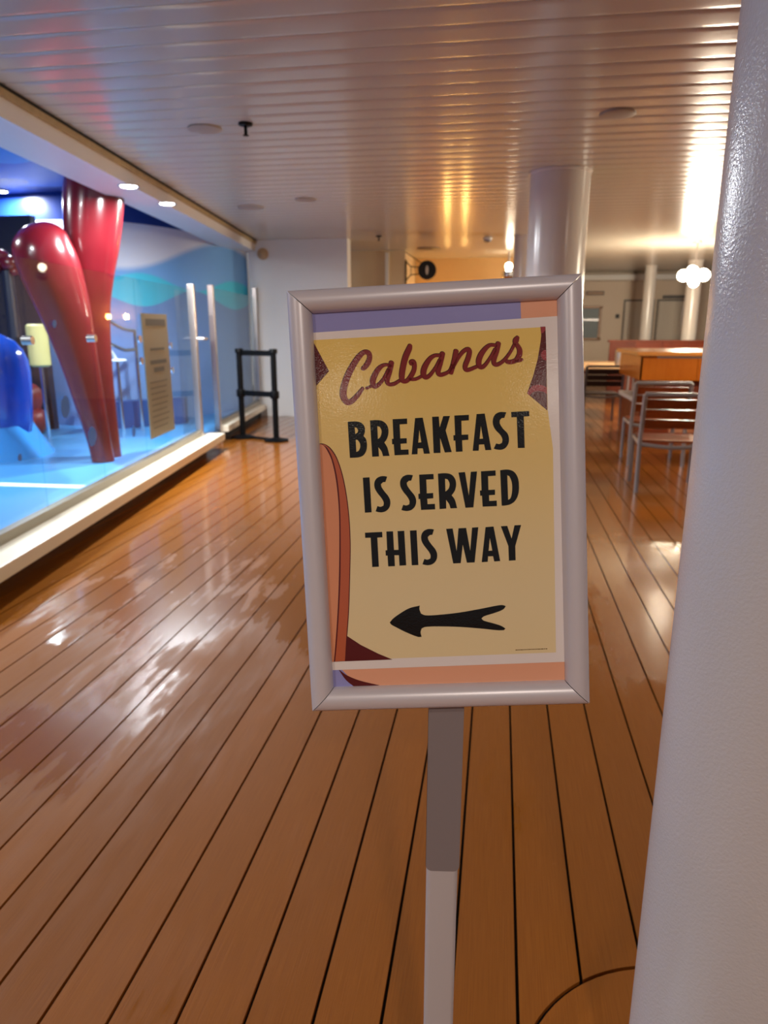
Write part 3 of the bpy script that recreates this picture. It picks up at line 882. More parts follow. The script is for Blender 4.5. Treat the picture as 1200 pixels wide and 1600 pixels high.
# surfboard drawing on the left edge
face([cJ([(40, 52), (72, 47), (98, 50), (135, 76), (173, 140), (208, 258), (233, 420), (244, 600), (241, 790), (234, 1000), (223, 1150), (214, 1283), (130, 1287), (60, 600)])], 0.0011, P_MAROON, 'board_outline', sheet, smooth=True)
face([cJ([(85, 52), (100, 55), (130, 80), (168, 142), (203, 262), (228, 420), (239, 600), (236, 790), (229, 1000), (218, 1150), (210, 1281), (154, 1285), (163, 1200), (177, 1000), (186, 800), (188, 560), (184, 400), (170, 250), (145, 140), (115, 75)])], 0.0013, P_BOARD2, 'board_rail', sheet, smooth=True)
face([cJ([(40, 55), (74, 51), (90, 58), (108, 80), (137, 142), (161, 252), (176, 400), (180, 560), (177, 800), (169, 1000), (155, 1200), (147, 1285), (125, 1287), (60, 600)])], 0.0013, P_BOARD, 'board_deck', sheet, smooth=True)
face([cJ([(224, 1140), (300, 1190), (400, 1240), (480, 1273), (212, 1283)])], 0.0012, P_MAROON, 'maroon_shape', sheet)

LET = {
 'B1': (cC, [[(97,218),(190,214),(255,230),(293,275),(298,330),(283,385),(310,420),(322,480),(315,550),(285,605),(240,630),(180,638),(122,640)], [(178,282),(203,287),(219,318),(212,345),(185,362)], [(190,425),(215,432),(240,472),(242,520),(225,558),(197,572)]], 1),
 'R1': (cC, [[(358,203),(435,198),(505,210),(553,252),(573,310),(568,380),(548,430),(525,460),(560,520),(585,617),(510,620),(490,560),(455,515),(462,623),(383,627)], [(443,268),(473,277),(493,320),(490,362),(475,400),(450,420)]], 1),
 'E1': (cC, [[(622,188),(792,180),(793,243),(705,248),(712,413),(787,410),(788,470),(715,475),(718,545),(808,542),(810,602),(645,610),(635,480),(617,482),(614,420),(632,416)]], 0),
 'A1': (cC, [[(885,175),(975,170),(1058,590),(988,592),(975,528),(915,530),(913,597),(845,600)], [(935,310),(958,458),(922,462)]], 0),
 'K1': (cD, [[(-40,160),(38,157),(48,285),(90,152),(168,150),(118,320),(188,572),(108,577),(52,405),(57,582),(-23,584)]], 0),
 'F1': (cD, [[(220,145),(390,137),(390,200),(302,206),(305,370),(382,367),(383,428),(310,434),(315,566),(238,570),(230,437),(210,438),(208,377),(228,374)]], 0),
 'A2': (cD, [[(480,128),(575,122),(652,548),(582,550),(568,482),(508,485),(503,556),(434,558)], [(530,265),(555,415),(515,418)]], 0),
 'S1': (cD, [[(828,108),(805,172),(775,174),(752,198),(752,238),(790,300),(838,350),(858,410),(850,475),(815,525),(765,545),(715,542),(680,532),(708,472),(745,480),(775,465),(782,425),(760,375),(700,310),(672,250),(672,185),(700,130),(750,105),(790,103)]], 1),
 'T1': (cD, [[(885,103),(1095,92),(1097,152),(1032,156),(1042,523),(962,525),(950,163),(887,166)]], 0),
 'I1': (cE, [[(140,226),(230,220),(257,688),(167,693)]], 0),
 'E2': (cE, [[(893,185),(1085,175),(1088,245),(988,250),(995,435),(1080,430),(1082,500),(1000,507),(1005,580),(1103,575),(1107,648),(918,657),(905,510),(885,512),(882,442),(903,438)]], 0),
 'T2': (cE, [[(167,962),(397,950),(400,1022),(332,1027),(352,1416),(263,1420),(243,1028),(170,1030)]], 0),
 'H2': (cE, [[(453,945),(542,942),(555,1192),(615,1190),(603,940),(692,936),(717,1397),(628,1402),(620,1262),(560,1262),(566,1408),(477,1412),(468,1267),(445,1268),(441,1198),(463,1195)]], 0),
 'I2': (cE, [[(768,933),(857,928),(880,1393),(792,1397)]], 0),
 'R2': (cF, [[(30,172),(125,165),(203,180),(253,230),(273,300),(262,380),(240,425),(213,460),(255,520),(285,632),(197,636),(180,580),(138,520),(140,638),(52,645)], [(125,238),(160,248),(182,290),(185,330),(170,375),(130,412)]], 1),
 'V2': (cF, [[(305,157),(392,150),(443,465),(470,147),(553,142),(503,622),(398,628)]], 0),
 'E3': (cF, [[(605,140),(800,128),(803,198),(700,205),(705,390),(792,385),(793,455),(712,460),(715,537),(815,532),(818,605),(627,613),(618,465),(595,467),(590,397),(613,395)]], 0),
 'D2': (cF, [[(862,125),(965,117),(1045,145),(1098,225),(1113,330),(1105,440),(1065,530),(1000,580),(930,597),(882,600)], [(957,192),(985,205),(1013,270),(1023,350),(1015,450),(995,505),(968,522)]], 1),
 'W2': (cF, [[(138,910),(225,905),(278,1210),(303,902),(405,897),(460,1205),(485,893),(568,888),(518,1358),(415,1362),(360,1120),(332,1368),(232,1372)]], 0),
 'A3': (cF, [[(665,887),(772,878),(860,1340),(780,1345),(765,1275),(698,1277),(693,1350),(613,1355)], [(722,1030),(755,1200),(705,1203)]], 0),
 'Y2': (cF, [[(870,875),(955,870),(1013,1040),(1052,862),(1140,858),(1062,1140),(1066,1330),(977,1335),(970,1140)]], 0),
}
SE = [(465,212),(442,282),(410,285),(382,312),(390,350),(430,410),(485,480),(507,545),(495,620),(450,670),(395,688),(345,685),(310,675),(335,605),(375,615),(415,600),(418,555),(390,500),(335,430),(298,360),(295,290),(325,235),(380,207),(430,205)]
for nm, dx, dy in (('S2', 0, 0), ('S3', 345, -18), ('S4', 625, 707)):
    LET[nm] = (cE, [[(x+dx, y+dy) for x, y in SE]], 1)
for key in ('B1','R1','E1','A1','K1','F1','A2','S1','T1','I1','S2','S3','E2','R2','V2','E3','D2','T2','H2','I2','S4','W2','A3','Y2'):
    cr, rings, sm = LET[key]
    face([cr(r) for r in rings], 0.0013, P_BLACK, 'printed_letter', sheet, smooth=bool(sm))
face([cG([(47,253),(80,215),(150,165),(230,120),(328,95),(325,130),(340,170),(380,186),(500,182),(700,160),(900,125),(1040,97),(1100,90),(1133,100),(1110,130),(1040,160),(930,195),(905,215),(925,235),(1020,262),(1090,285),(1130,310),(1115,325),(1060,326),(900,310),(700,295),(500,290),(380,295),(345,310),(335,345),(345,388),(310,388),(200,345),(110,300),(60,272)])],
     0.0013, P_BLACK, 'printed_arrow', sheet, 'black arrow pointing left', smooth=True)
# script heading drawn as brush strokes: (x, y, width) in the crop's units
def stroke(mb, cr, pts, lay, dx=0, dy=0, grow=0):
    P = spl([(a+dx, b+dy, c+grow) for a, b, c in pts], 7)
    L_, R_ = [], []
    n = len(P)
    for i in range(n):
        t = P[min(i+1, n-1)][:2]-P[max(i-1, 0)][:2]; t = t/(np.linalg.norm(t)+1e-9)
        nn_ = np.array([-t[1], t[0]])*P[i][2]/2
        L_.append(P[i][:2]+nn_); R_.append(P[i][:2]-nn_)
    vs = [s_pt(*s_uv(*cr([q])[0]), lay) for q in L_+R_]
    mb.add(vs, [(i, i+1, n+i+1, n+i) for i in range(n-1)])
    for e, sgn in ((0, -1), (n-1, 1)):       # round ends
        t = P[min(e+1, n-1)][:2]-P[max(e-1, 0)][:2]; t = t/np.linalg.norm(t)*sgn
        s_ = np.array([-t[1], t[0]]); r_ = P[e][2]/2
        arc = [P[e][:2]+s_*r_*math.cos(a)+t*r_*0.7*math.sin(a) for a in [math.pi*k/8 for k in range(9)]]
        mb.add([s_pt(*s_uv(*cr([q])[0]), lay) for q in arc], [tuple(range(9))])
SCRIPT = [
 (cA, [[(312,512,40),(340,488,48),(370,445,52),(386,390,48),(372,346,50),(325,340,44),(270,390,54),(210,480,60),(150,600,64),(114,720,66),(113,800,66),(150,858,58),(200,845,50),(260,785,44),(315,712,30)]]),
 (cA, [[(600,478,34),(545,470,30),(490,500,44),(442,570,54),(417,640,56),(432,694,44),(478,676,36),(530,615,30),(582,520,34)],
       [(613,445,50),(592,540,50),(567,632,46),(585,672,36),(640,668,34),(700,632,30)], [(352,714,26),(378,704,22),(405,690,26)]]),
 (cA, [[(806,268,42),(795,305,56),(760,385,60),(735,480,58),(720,580,56),(728,636,44),(772,636,40),(820,580,46),(850,510,44),(845,445,48),(818,440,44),(822,462,40)],
       [(800,618,34),(860,620,30),(925,590,28)]]),
 (cA, [[(1120,372,34),(1062,374,34),(1010,410,44),(960,490,56),(944,560,56),(966,600,44),(1012,578,36),(1070,500,30),(1115,420,34)],
       [(1144,350,50),(1124,440,48),(1098,535,48),(1112,573,40),(1160,566,36),(1215,534,30),(1245,470,30)]]),
 (cB, [[(285,325,50),(265,420,48),(245,500,46),(230,556,42)],
       [(250,500,30),(300,408,34),(350,340,38),(400,308,40),(425,328,46),(410,400,50),(380,480,48),(387,523,38),(430,518,36),(505,486,32)]]),
 (cB, [[(700,268,34),(640,265,34),(590,300,44),(540,370,54),(519,440,54),(537,494,44),(582,476,36),(640,396,30),(690,310,34)],
       [(725,246,50),(705,330,50),(677,420,48),(687,466,40),(732,460,36),(790,415,32),(850,335,28),(892,255,30)]]),
 (cB, [[(926,182,34),(908,212,58),(900,240,46),(922,268,44),(944,310,50),(943,365,52),(908,420,46),(860,440,42),(820,440,40),(808,424,34)],
       [(900,428,34),(948,424,30),(974,413,20)]]),
]
for cr, strokes in SCRIPT:
    mb = MB(); mb2 = MB()
    for s_ in strokes:
        stroke(mb, cr, s_, 0.0014)
        stroke(mb2, cr, s_, 0.0012, -5, -4, 5)
    for b_, m_, nm in ((mb2, P_REDD, 'script_shadow'), (mb, P_RED, 'script_letter')):
        me_o = b_.build(nm, m_, sheet)
        # all strokes face out of the sign
        bm = bmesh.new(); bm.from_mesh(me_o.data)
        for f in bm.faces:
            if Vector(sn).dot(f.normal) < 0: f.normal_flip()
        bm.to_mesh(me_o.data); bm.free()
# tiny line of small print
mb = MB()
x = 804.0
while x < 853:
    wd = random.choice((1.6, 2.4, 3.2, 4.0)); y = 1015.2-(x-804)*0.04
    fill(mb, [[(x, y-0.7), (x+wd, y-0.75), (x+wd, y+0.65), (x, y+0.7)]], 0.0012)
    x += wd+0.9
o = mb.build('fine_print', P_FINE, sheet, label='tiny illegible line of print')

# pole, sleeve, clamp, base
PWD, PDP = 0.041, 0.026
px_, py_ = POLE
def rrect(cx, cy, w_, d_, r=0.006, n=4):
    out = []
    for sx, sy, a0 in ((1, 1, 0), (-1, 1, 90), (-1, -1, 180), (1, -1, 270)):
        for k in range(n+1):
            a = math.radians(a0+90*k/n)
            out.append((cx+sx*(w_/2-r)+r*math.cos(a), cy+sy*(d_/2-r)+r*math.sin(a)))
    return out
ang = math.atan2(su[1], su[0])
def rot2(P):
    return [(px_+(a-px_)*math.cos(ang)-(b-py_)*math.sin(ang), py_+(a-px_)*math.sin(ang)+(b-py_)*math.cos(ang)) for a, b in P]
MB().prism(rot2(rrect(px_, py_, PWD, PDP)), 0.012, 0.985).build('pole', M_POLE, sg, True)
zb = 0.66
# sleeve plate with rounded lower corners on the front of the pole
W2, R2 = 0.0435/2, 0.008
prof = [(-W2, 1.0), (-W2, zb+R2)] + [(-W2+R2-R2*math.cos(a), zb+R2-R2*math.sin(a)) for a in [math.pi/2*k/5 for k in range(1, 6)]]
prof += [(-p[0], p[1]) for p in reversed(prof)]
mb = MB(); n = len(prof)
fr_ = np.array([math.sin(ang), -math.cos(ang)])   # towards the viewer
for dpt in (PDP/2+0.0005, PDP/2+0.0035):
    for a, z in prof:
        mb.v.append((px_+a*math.cos(ang)+fr_[0]*dpt, py_+a*math.sin(ang)+fr_[1]*dpt, z if z < 0.99 else 0.945))
tri = tessellate_polygon([[Vector((a, z, 0)) for a, z in prof]])
mb.f = [tuple(t) for t in tri]+[tuple(i+n for i in t) for t in tri]+[(i, (i+1) % n, (i+1) % n+n, i+n) for i in range(n)]
mb.build('sleeve', M_SLEEVE, sg, True, label='grey plastic sleeve')
mb = MB()
for dpt in (PDP/2+0.0002, PDP/2+0.0010):
    for a, z in prof:
        mb.v.append((px_+a*1.012*math.cos(ang)+fr_[0]*dpt, py_+a*1.012*math.sin(ang)+fr_[1]*dpt, (z-0.0012) if z < 0.99 else 0.945))
mb.f = [tuple(t) for t in tri]+[tuple(i+n for i in t) for t in tri]+[(i, (i+1) % n, (i+1) % n+n, i+n) for i in range(n)]
mb.build('sleeve_gap', M_CAULK, sg, True)
br = s_pt(SW/2, SH-0.10, -0.012)
MB().hexa([tuple(s_pt(SW/2+a, SH-b, c)) for a, b, c in ((-0.03, 0.03, -0.011), (0.03, 0.03, -0.011), (0.03, 0.03, -0.022), (-0.03, 0.03, -0.022))],
          [tuple(s_pt(SW/2+a, SH-b, c)) for a, b, c in ((-0.03, 0.13, -0.010), (0.03, 0.13, -0.010), (0.03, 0.13, -0.016), (-0.03, 0.13, -0.016))]).build('bracket', M_SLEEVE, sg)
MB().lathe((px_, py_, 0.0), [(0.17, 0.0), (0.17, 0.006), (0.16, 0.012), (0.03, 0.016)], 48).build('base', M_SILVER, sg, True)

# ================================================================== BELT BARRIER
bb = thing('belt_barrier', 'small black two-post barrier standing by the end of the glass', 'barrier', (-2.95, 8.56, 0))
pa, pb = at(380, 684), at(432, 689)
pa = np.array([pa[0], pa[1], 0]); pb = np.array([pb[0], pb[1], 0])
HB = 1.07
for p in (pa, pb):
    MB().lathe((p[0], p[1], 0), [(0.15, 0.0), (0.15, 0.018), (0.06, 0.04), (0.03, 0.05)], 32).build('base', M_BLACK, bb, True)
    MB().lathe((p[0], p[1], 0.04), [(0.036, 0), (0.036, HB-0.06), (0.05, HB-0.05), (0.05, HB-0.01), (0.045, HB)], 20).build('post', M_BLACK, bb, True)
    MB().lathe((p[0], p[1], 0.52), [(0.052, 0), (0.055, 0.01), (0.055, 0.08), (0.052, 0.09)], 20).build('belt_head', M_BLACK, bb, True)
d = (pb-pa)/np.linalg.norm(pb-pa); nb_ = np.array([-d[1], d[0], 0])*0.012
for z0, z1 in ((HB-0.045, HB+0.02), (0.535, 0.60)):
    qs = [pa+d*0.04-nb_, pb-d*0.04-nb_, pb-d*0.04+nb_, pa+d*0.04+nb_]
    MB().hexa([(q[0], q[1], z0) for q in qs], [(q[0], q[1], z1) for q in qs]).build('belt', M_BLACK, bb)
qs = [pa-nb_*2, pb-nb_*2, pb+nb_*2, pa+nb_*2]
MB().hexa([(q[0], q[1], 0.006) for q in qs], [(q[0], q[1], 0.03) for q in qs]).build('foot_bar', M_BLACK, bb)

# ================================================================== CEILING FITTINGS
def ceiling_disc(px, py, r, label, m=M_OFFDISC):
    c = at(px, py, CEIL-0.01)
    o = thing('ceiling_speaker', label, 'ceiling speaker', (c[0], c[1], CEIL-0.025))
    MB().lathe((c[0], c[1], CEIL-0.012), [(r*0.86, 0.0), (r, 0.004), (r, 0.014)], 32).build('rim', m, o, True)
    MB().lathe((c[0], c[1], CEIL-0.015), [(r*0.5, 0), (r*0.82, 0.003), (r*0.82, 0.006)], 32).build('grille', m, o, True)
ceiling_disc(320, 203, 0.11, 'flush beige ceiling disc near the black sprinkler')
ceiling_disc(392, 325, 0.14, 'flush grey ceiling disc just before the white wall block')
ceiling_disc(478, 313, 0.11, 'flush pale ceiling disc between the white wall and the lamp reflections')
ceiling_disc(965, 180, 0.11, 'flush ceiling disc between the two big white columns')
ceiling_disc(670, 389, 0.20, 'flush ceiling disc above the round black hanging sign', mat('dark_beige_disc', (128, 110, 86), 0.5))
def sprinkler(px, py, label, s=1.0):
    c = at(px, py, CEIL-0.04)
    o = thing('sprinkler_head', label, 'sprinkler', (c[0], c[1], CEIL-0.07*s))
    MB().lathe((c[0], c[1], CEIL-0.016), [(0.036*s, 0), (0.042*s, 0.004), (0.042*s, 0.018)], 20).build('escutcheon', M_BLACK, o, True)
    MB().tube([(c[0], c[1], CEIL-0.01), (c[0], c[1], CEIL-0.062*s)], 0.010*s, 10).build('stem', M_BLACK, o, True)
    MB().lathe((c[0], c[1], CEIL-0.068*s), [(0.018*s, 0), (0.018*s, 0.005)], 12).build('deflector', M_BLACK, o, True)
sprinkler(384, 203, 'black sprinkler head on the ceiling nearest the header beam', 1.1)
sprinkler(592, 373, 'small black sprinkler head on the ceiling before the cream wall')
c = at(762, 376, CEIL-0.03)
o = thing('smoke_detector', 'small grey smoke detector on the ceiling left of the wide column', 'smoke detector', (c[0], c[1], CEIL-0.05))
MB().lathe((c[0], c[1], CEIL-0.018), [(0.065, 0), (0.07, 0.006), (0.07, 0.02)], 24).build('base', M_WHITE, o, True)
MB().lathe((c[0], c[1], CEIL-0.055), [(0.03, 0), (0.05, 0.012), (0.055, 0.038)], 24).build('dome', M_SLEEVE, o, True)
c = aty(411, 397, 10.9)
o = thing('wall_vent', 'small round tan fitting high on the white wall block', 'wall fitting', (c[0], 10.9, c[2]))
MB().tube([(c[0], 10.90, c[2]), (c[0], 10.87, c[2])], 0.085, 24).build('rim', mat('tan_fitting', (190, 158, 118), 0.5), o, True)
MB().ball((c[0], 10.87, c[2]), 0.06, 18, 10, (1, 0.4, 1)).build('dome', mat('tan_fitting', (190, 158, 118), 0.5), o, True)

# round black hanging sign on a scrolled bracket at the wall corner
c = aty(666, 421, 12.55); wx = -1.646
o = thing('hanging_sign', 'round black hanging sign on a scrolled wall bracket', 'hanging sign', (wx, 12.72, c[2]))
yy = 12.72
MB().tube([(c[0], yy-0.025, c[2]), (c[0], yy+0.025, c[2])], 0.155, 36).build('disc', M_BLACK, o, True)
MB().tube([(c[0], yy-0.036, c[2]), (c[0], yy-0.025, c[2])], 0.155, 36).build('rim', M_RUBBER, o, True)
mk = [(c[0]+0.026*math.cos(t), c[2]+0.075*math.sin(t)) for t in [2*math.pi*k/20 for k in range(20)]]
mb = MB(); mb.v = [(a, yy-0.0365, b) for a, b in mk]+[(a, yy-0.040, b) for a, b in mk]
mb.f = [tuple(range(20)), tuple(20+k for k in range(20))]+[(k, (k+1) % 20, 20+(k+1) % 20, 20+k) for k in range(20)]
mb.build('white_mark', mat('white_sign_mark', (210, 200, 186), 0.5), o, label='upright white oval mark')
MB().box((wx+0.012, yy, c[2]-0.03), (0.02, 0.05, 0.40)).build('wall_plate', M_BLACK, o)
xr = c[0]-0.15
for z0, z1 in ((0.14, 0.05), (-0.16, -0.06)):
    MB().tube(spl([(wx+0.02, yy, c[2]+z0), (wx+0.09, yy, c[2]+z0*0.5), (wx+0.16, yy, c[2]+z1*1.1), (xr+0.02, yy, c[2]+z1)], 6), 0.009, 8).build('scroll', M_BLACK, o, True)
MB().tube([(wx, yy, c[2]+0.30), (c[0]-0.1, yy, c[2]+0.115)], 0.007, 8).build('stay', M_BLACK, o, True)
MB().tube([(wx+0.10, yy, c[2]+0.06), (wx+0.10, yy, c[2]-0.07)], 0.007, 8).build('scroll', M_BLACK, o, True)

# ================================================================== LAMPS
def globe_lamp(name, label, x, y, z, r, spread, power, group=None):
    o = thing(name, label, 'lamp', (x, y, z), group)
    MB().lathe((x, y, CEIL-0.03), [(0.05, 0), (0.07, 0.01), (0.07, 0.034)], 24).build('canopy', M_STEEL, o, True)
    MB().tube([(x, y, CEIL-0.02), (x, y, z+0.02)], 0.012, 10).build('stem', M_STEEL, o, True)
    for k in range(5):
        a = 2*math.pi*k/5+0.3
        p = (x+spread*math.cos(a), y+spread*math.sin(a), z+(0.07 if k == 1 else -0.02*(k % 2)))
        MB().tube([(x, y, z+0.02), ((x+p[0])/2, (y+p[1])/2, z-0.03), p], 0.009, 8).build('arm', M_STEEL, o, True)
        MB().ball(p, r, 18, 12).build('globe', M_LAMP, o, True)
    MB().ball((x, y, z-0.10), r*0.9, 18, 12).build('globe', M_LAMP, o, True)
    point('lamp_light', (x, y, z-0.30), power, (1.0, 0.86, 0.66), 0.18, o)
    return o
c = aty(1085, 430, 12.0)
globe_lamp('globe_lamp', 'bright cluster of glowing globes hanging over the dining tables', c[0], 12.0, c[2], 0.085, 0.16, 270)
globe_lamp('globe_lamp', 'added cluster of glowing globes hidden by the near white column', 3.6, 7.0, 2.15, 0.085, 0.16, 110)  # unseen lamp added to light the seating side
# amber sconces low on the passage wall, behind the sign
for i, (x, z) in enumerate(((-1.05, 1.55), (-0.72, 1.55))):
    o = thing('wall_sconce', 'small amber sconce on the passage wall behind the sign', 'sconce', (x, 14.2, z), 'amber sconces on the passage wall')
    MB().box((x, 14.185, z), (0.10, 0.03, 0.16)).build('back_plate', M_STEEL, o)
    MB().lathe((x, 14.10, z-0.09), [(0.02, 0.06), (0.032, 0.08), (0.034, 0.13), (0.025, 0.15)], 20).build('shade', M_LAMP2, o, True)
c = aty(795, 416, 13.2)
o = thing('ceiling_lamp', 'small bright ceiling lamp left of the slim pale column', 'ceiling lamp', (c[0], 13.2, c[2]-0.1))
MB().tube([(c[0], 13.2, CEIL), (c[0], 13.2, c[2]+0.05)], 0.02, 10).build('stem', M_STEEL, o, True)
MB().ball((c[0], 13.2, c[2]), 0.062, 18, 12).build('bulb', M_LAMP, o, True)
MB().lathe((c[0], 13.2, c[2]-0.22), [(0.07, 0), (0.12, 0.05), (0.12, 0.13), (0.06, 0.16)], 20).build('shade', M_CHROME, o, True)
# unseen fill lamps added to light the sign and deck, shaped as downlights
for i, (x, y, pw, lb) in enumerate(((1.95, -5.4, 12, 'added round fill lamp furthest down the walkway, on the seating side'), (-0.15, -5.6, 12, 'added round fill lamp furthest down the middle of the walkway'),
                                    (-1.5, -1.5, 27, 'added round fill lamp between the walkway middle and the header beam'), (0.55, -1.7, 40, 'added round fill lamp in line with the near white column'),
                                    (2.6, 3.4, 20, 'added round fill lamp on the seating side beyond the near column'))):
    d = thing('deck_fill_lamp', lb, 'downlight', (x, y, CEIL-0.03))
    MB().lathe((x, y, CEIL-0.018), [(0.095, 0.004), (0.11, 0.0), (0.11, 0.02)], 28).build('trim_ring', M_STEEL, d, True)
    MB().lathe((x, y, CEIL-0.022), [(0.08, 0), (0.088, 0.003), (0.088, 0.006)], 28).build('lens', M_DOWN2, d, True)
    spot('lamp', (x, y, CEIL-0.03), pw, (1.0, 0.88, 0.74), 0.16, parent=d)

# ================================================================== DINING AREA
def make_chair(label, loc, rz, frame=M_ALU, slat=M_SLAT):
    t = thing('slat_chair', label, 'chair', (0, 0, 0))
    W, D, SHT, BH = 0.52, 0.50, 0.43, 0.83
    r = 0.017
    for s in (-1, 1):
        x = s*W/2
        MB().tube([(x, 0, 0.0), (x, 0.03, SHT), (x, -0.02, 0.66), (x, -0.055, BH)], 0.019, 8).build('back_leg', frame, t, True)
        MB().tube([(x*0.97, D, 0.0), (x*0.97, D-0.01, SHT)], 0.018, 8).build('front_leg', frame, t, True)
        MB().tube([(x, 0.03, SHT-0.02), (x*0.97, D, SHT-0.02)], 0.016, 8).build('side_rail', frame, t, True)
    MB().tube([(-W/2, -0.055, BH), (W/2, -0.055, BH)], 0.019, 8).build('top_rail', frame, t, True)
    MB().tube(spl([(-W/2, 0.03, SHT-0.02), (0, 0.005, SHT-0.04), (W/2, 0.03, SHT-0.02)], 5), 0.018, 8).build('rear_rail', frame, t, True)
    MB().tube([(-W/2, D, SHT-0.03), (W/2, D, SHT-0.03)], 0.016, 8).build('front_rail', frame, t, True)
    for i in range(3):
        z = 0.755-i*0.085; y = -0.055+(BH-z)*0.24
        MB().hexa([(-W/2+0.02, y-0.008, z-0.037), (W/2-0.02, y-0.008, z-0.037), (W/2-0.02, y+0.010, z-0.037), (-W/2+0.02, y+0.010, z-0.037)],
                  [(-W/2+0.02, y-0.022, z+0.037), (W/2-0.02, y-0.022, z+0.037), (W/2-0.02, y-0.004, z+0.037), (-W/2+0.02, y-0.004, z+0.037)]).build('back_slat', slat, t)
    for i in range(5):
        MB().box((0, 0.075+i*0.094, SHT+0.006), (W-0.04, 0.082, 0.018)).build('seat_slat', slat, t)
    t.location = loc; t.rotation_euler = (0, 0, rz)
    return t
ch = make_chair('grey-framed slat chair with its back turned, closest to the wide column', (1.45, 6.13, 0), -0.05)
dup(ch, (1.60, 7.42, 0), 0.0, 'grey-framed slat chair tucked at the wooden partition behind another chair')
dup(ch, (2.36, 7.46, 0), 0.03, 'grey-framed slat chair at the partition, mostly hidden by the near column')
dk = make_chair('dark-framed slat chair drawn up to the pale table', (1.49, 10.62, 0), 0.06, M_ALUDARK, wood_material('dark_brown_slat', (24, 14, 10), (46, 26, 18), 0.5))

# wooden partition bench in front of the far tables
pz = thing('wooden_partition', 'orange varnished wooden seating partition with a pale cap', 'partition', (1.62, 8.75, 0))
X1, X2, Y1, Y2 = 1.62, 5.4, 8.75, 10.2
MB().box(((X1+X2)/2, (Y1+Y2)/2, 1.065), (X2-X1+0.10, Y2-Y1+0.10, 0.05)).build('cap', M_CAP, pz, bevel=0.01)
npan = 6
for i in range(npan):
    a = X1+(X2-X1)*i/npan; b = X1+(X2-X1)*(i+1)/npan
    MB().box(((a+b)/2, Y1+0.012, 0.90), (b-a-0.006, 0.024, 0.27)).build('front_panel', M_PANEL, pz)
MB().box((X1+0.012, (Y1+Y2)/2, 0.90), (0.024, Y2-Y1, 0.27)).build('end_panel', M_PANEL, pz)
MB().box(((X1+X2)/2+0.1, (Y1+Y2)/2+0.05, 0.64), (X2-X1-0.2, Y2-Y1-0.1, 0.80)).build('core', M_REDWOOD, pz)
MB().box(((X1+X2)/2+0.1, Y1+0.02, 1.028), (X2-X1-0.16, 0.05, 0.018)).build('edge_strip', M_STEEL, pz)
MB().box((X1+0.20, (Y1+Y2)/2-0.2, 0.52), (0.44, Y2-Y1, 0.05)).build('ledge', mat('pale_ledge', (206, 198, 188), 0.35), pz, bevel=0.006)
MB().box((X1+0.22, (Y1+Y2)/2, 0.25), (0.34, Y2-Y1-0.1, 0.49)).build('base_cabinet', M_REDWOOD, pz)

# tables beyond
def table(label, x, y, w_, d_, top=M_TABLE):
    t = thing('dining_table', label, 'table', (x, y, 0))
    MB().box((x, y, 0.735), (w_, d_, 0.04)).build('table_top', top, t, bevel=0.006)
    MB().box((x, y, 0.69), (w_-0.12, d_-0.12, 0.05)).build('apron', M_REDWOOD, t)
    for sx in (-1, 1):
        for sy in (-1, 1):
            MB().tube([(x+sx*(w_/2-0.08), y+sy*(d_/2-0.08), 0), (x+sx*(w_/2-0.08), y+sy*(d_/2-0.08), 0.70)], 0.024, 10).build('leg', M_ALU, t, True)
    return t
table('pale wood dining table behind the dark-framed chair', 1.55, 12.0, 1.3, 1.0)
table('pale wood dining table further back, beyond the canister', 1.95, 13.55, 1.2, 0.8)
cc = (1.92, 12.2, 0.755)
o = thing('canister', 'grey metal canister standing on the pale table', 'canister', cc)
MB().lathe(cc, [(0.062, 0), (0.066, 0.01), (0.066, 0.25), (0.06, 0.26)], 24).build('body', M_ALU, o, True)
MB().lathe((cc[0], cc[1], cc[2]+0.26), [(0.058, 0), (0.05, 0.012)], 24).build('lid', M_ALUDARK, o, True)
# low red wood screen along the back
sr = thing('wood_screen', 'low dark red wood screen in front of the far doors', 'screen', (3.6, 15.0, 0))
for i in range(9):
    a = 2.15+i*0.5
    MB().box((a+0.25, 15.0, 0.55), (0.492, 0.05, 1.08)).build('screen_panel', M_REDWOOD, sr)
MB().box((4.4, 15.0, 1.105), (4.56, 0.09, 0.04)).build('top_rail', M_REDWOOD, sr)

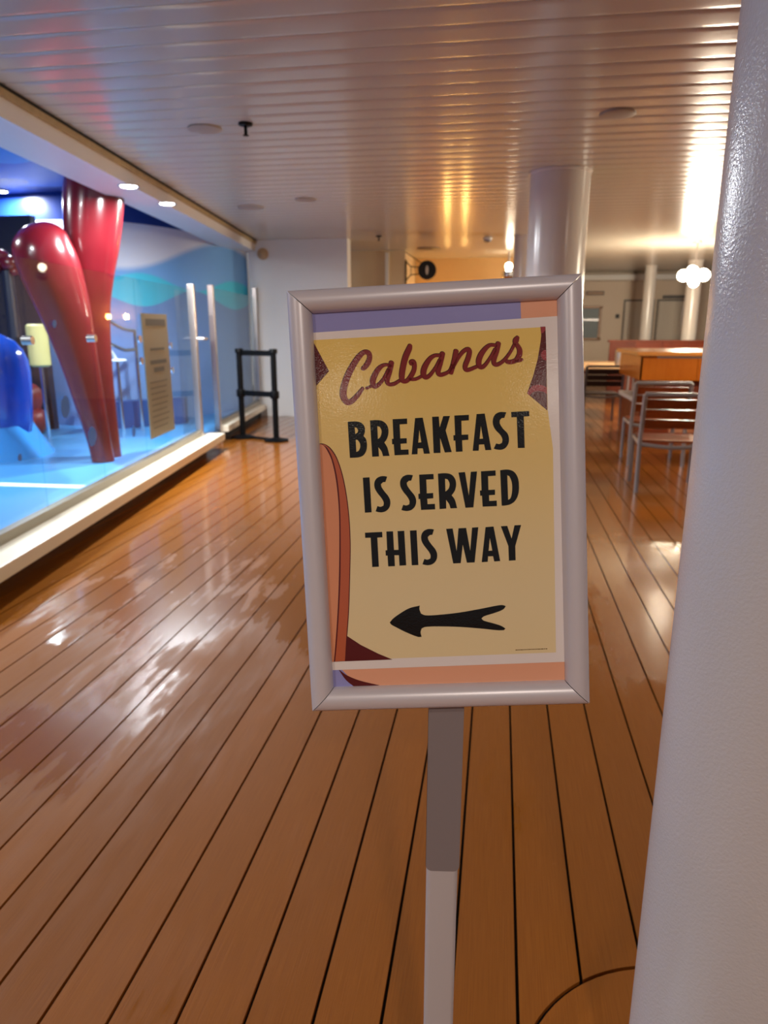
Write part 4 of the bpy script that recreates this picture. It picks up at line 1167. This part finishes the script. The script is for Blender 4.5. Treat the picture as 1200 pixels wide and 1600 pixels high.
# far doors, window, sign, switch
def far_door(n, px0, px1, top):
    a, b = aty(px0, 470, 18.3), aty(px1, 470, 18.3)
    d = struct(MB().box(((a[0]+b[0])/2, 18.27, top/2), (b[0]-a[0], 0.05, top)).build('door_%d' % n, M_DOORW))
    d['label'] = 'off-white far door'
    MB().box(((a[0]+b[0])/2, 18.285, top+0.02), (b[0]-a[0]+0.09, 0.03, 0.035)).build('door_head', M_SEAL, d)
    for x in (a[0]-0.03, b[0]+0.03):
        MB().box((x, 18.285, top/2), (0.03, 0.03, top)).build('door_jamb', M_SEAL, d)
    MB().tube([(b[0]-0.09, 18.22, 1.45), (b[0]-0.09, 18.22, 1.85)], 0.02, 10).build('door_pull', M_STEEL, d, True)
far_door(1, 978, 1020, 1.97); far_door(2, 1030, 1072, 1.97)
MB().box((4.0, 18.2, 2.06), (0.5, 0.12, 0.07)).build('door_closer', M_SEAL, bpy.data.objects['door_2'])
a, b = aty(900, 480, 18.25), aty(935, 530, 18.25)
wn = struct(MB().box(((a[0]+b[0])/2, 18.27, (a[2]+b[2])/2), (b[0]-a[0], 0.05, a[2]-b[2])).build('window_1', M_WINGL))
wn['label'] = 'grey window in a tan frame on the far wall'
w0, w1, z0, z1 = a[0], b[0], b[2], a[2]
for cx_, cz_, sx, sz in (((w0+w1)/2, z1, w1-w0+0.10, 0.06), ((w0+w1)/2, z0, w1-w0+0.10, 0.06), (w0, (z0+z1)/2, 0.06, z1-z0), (w1, (z0+z1)/2, 0.06, z1-z0)):
    MB().box((cx_, 18.25, cz_), (sx, 0.05, sz)).build('window_frame', M_WINFR, wn)
MB().box(((w0+w1)/2, 18.24, (z0+z1)/2+0.08), (w1-w0, 0.02, 0.05)).build('glazing_bar', M_ALU, wn)
c = aty(930, 458, 18.25)
o = thing('wall_sign', 'short brown sign bar above the far window', 'sign', (c[0], 18.28, c[2]))
MB().box((c[0], 18.275, c[2]), (0.42, 0.04, 0.09)).build('board', M_BROWN, o, bevel=0.008)
MB().box((c[0], 18.25, c[2]), (0.36, 0.012, 0.05)).build('raised_panel', M_WINFR, o)
c = aty(965, 494, 18.25)
o = thing('wall_switch', 'small dark switch beside the left far door', 'switch', (c[0], 18.29, c[2]))
MB().box((c[0], 18.285, c[2]), (0.09, 0.03, 0.10)).build('plate', M_SEAL, o, bevel=0.005)
MB().box((c[0], 18.265, c[2]), (0.04, 0.015, 0.06)).build('rocker', M_BLACK, o)
# pale cornice at the far ceiling
cn = struct(MB().box((5.1, 18.15, 2.50), (7.8, 0.3, 0.12)).build('trim_3', M_WHITE)); cn['label'] = 'white cornice along the far wall'
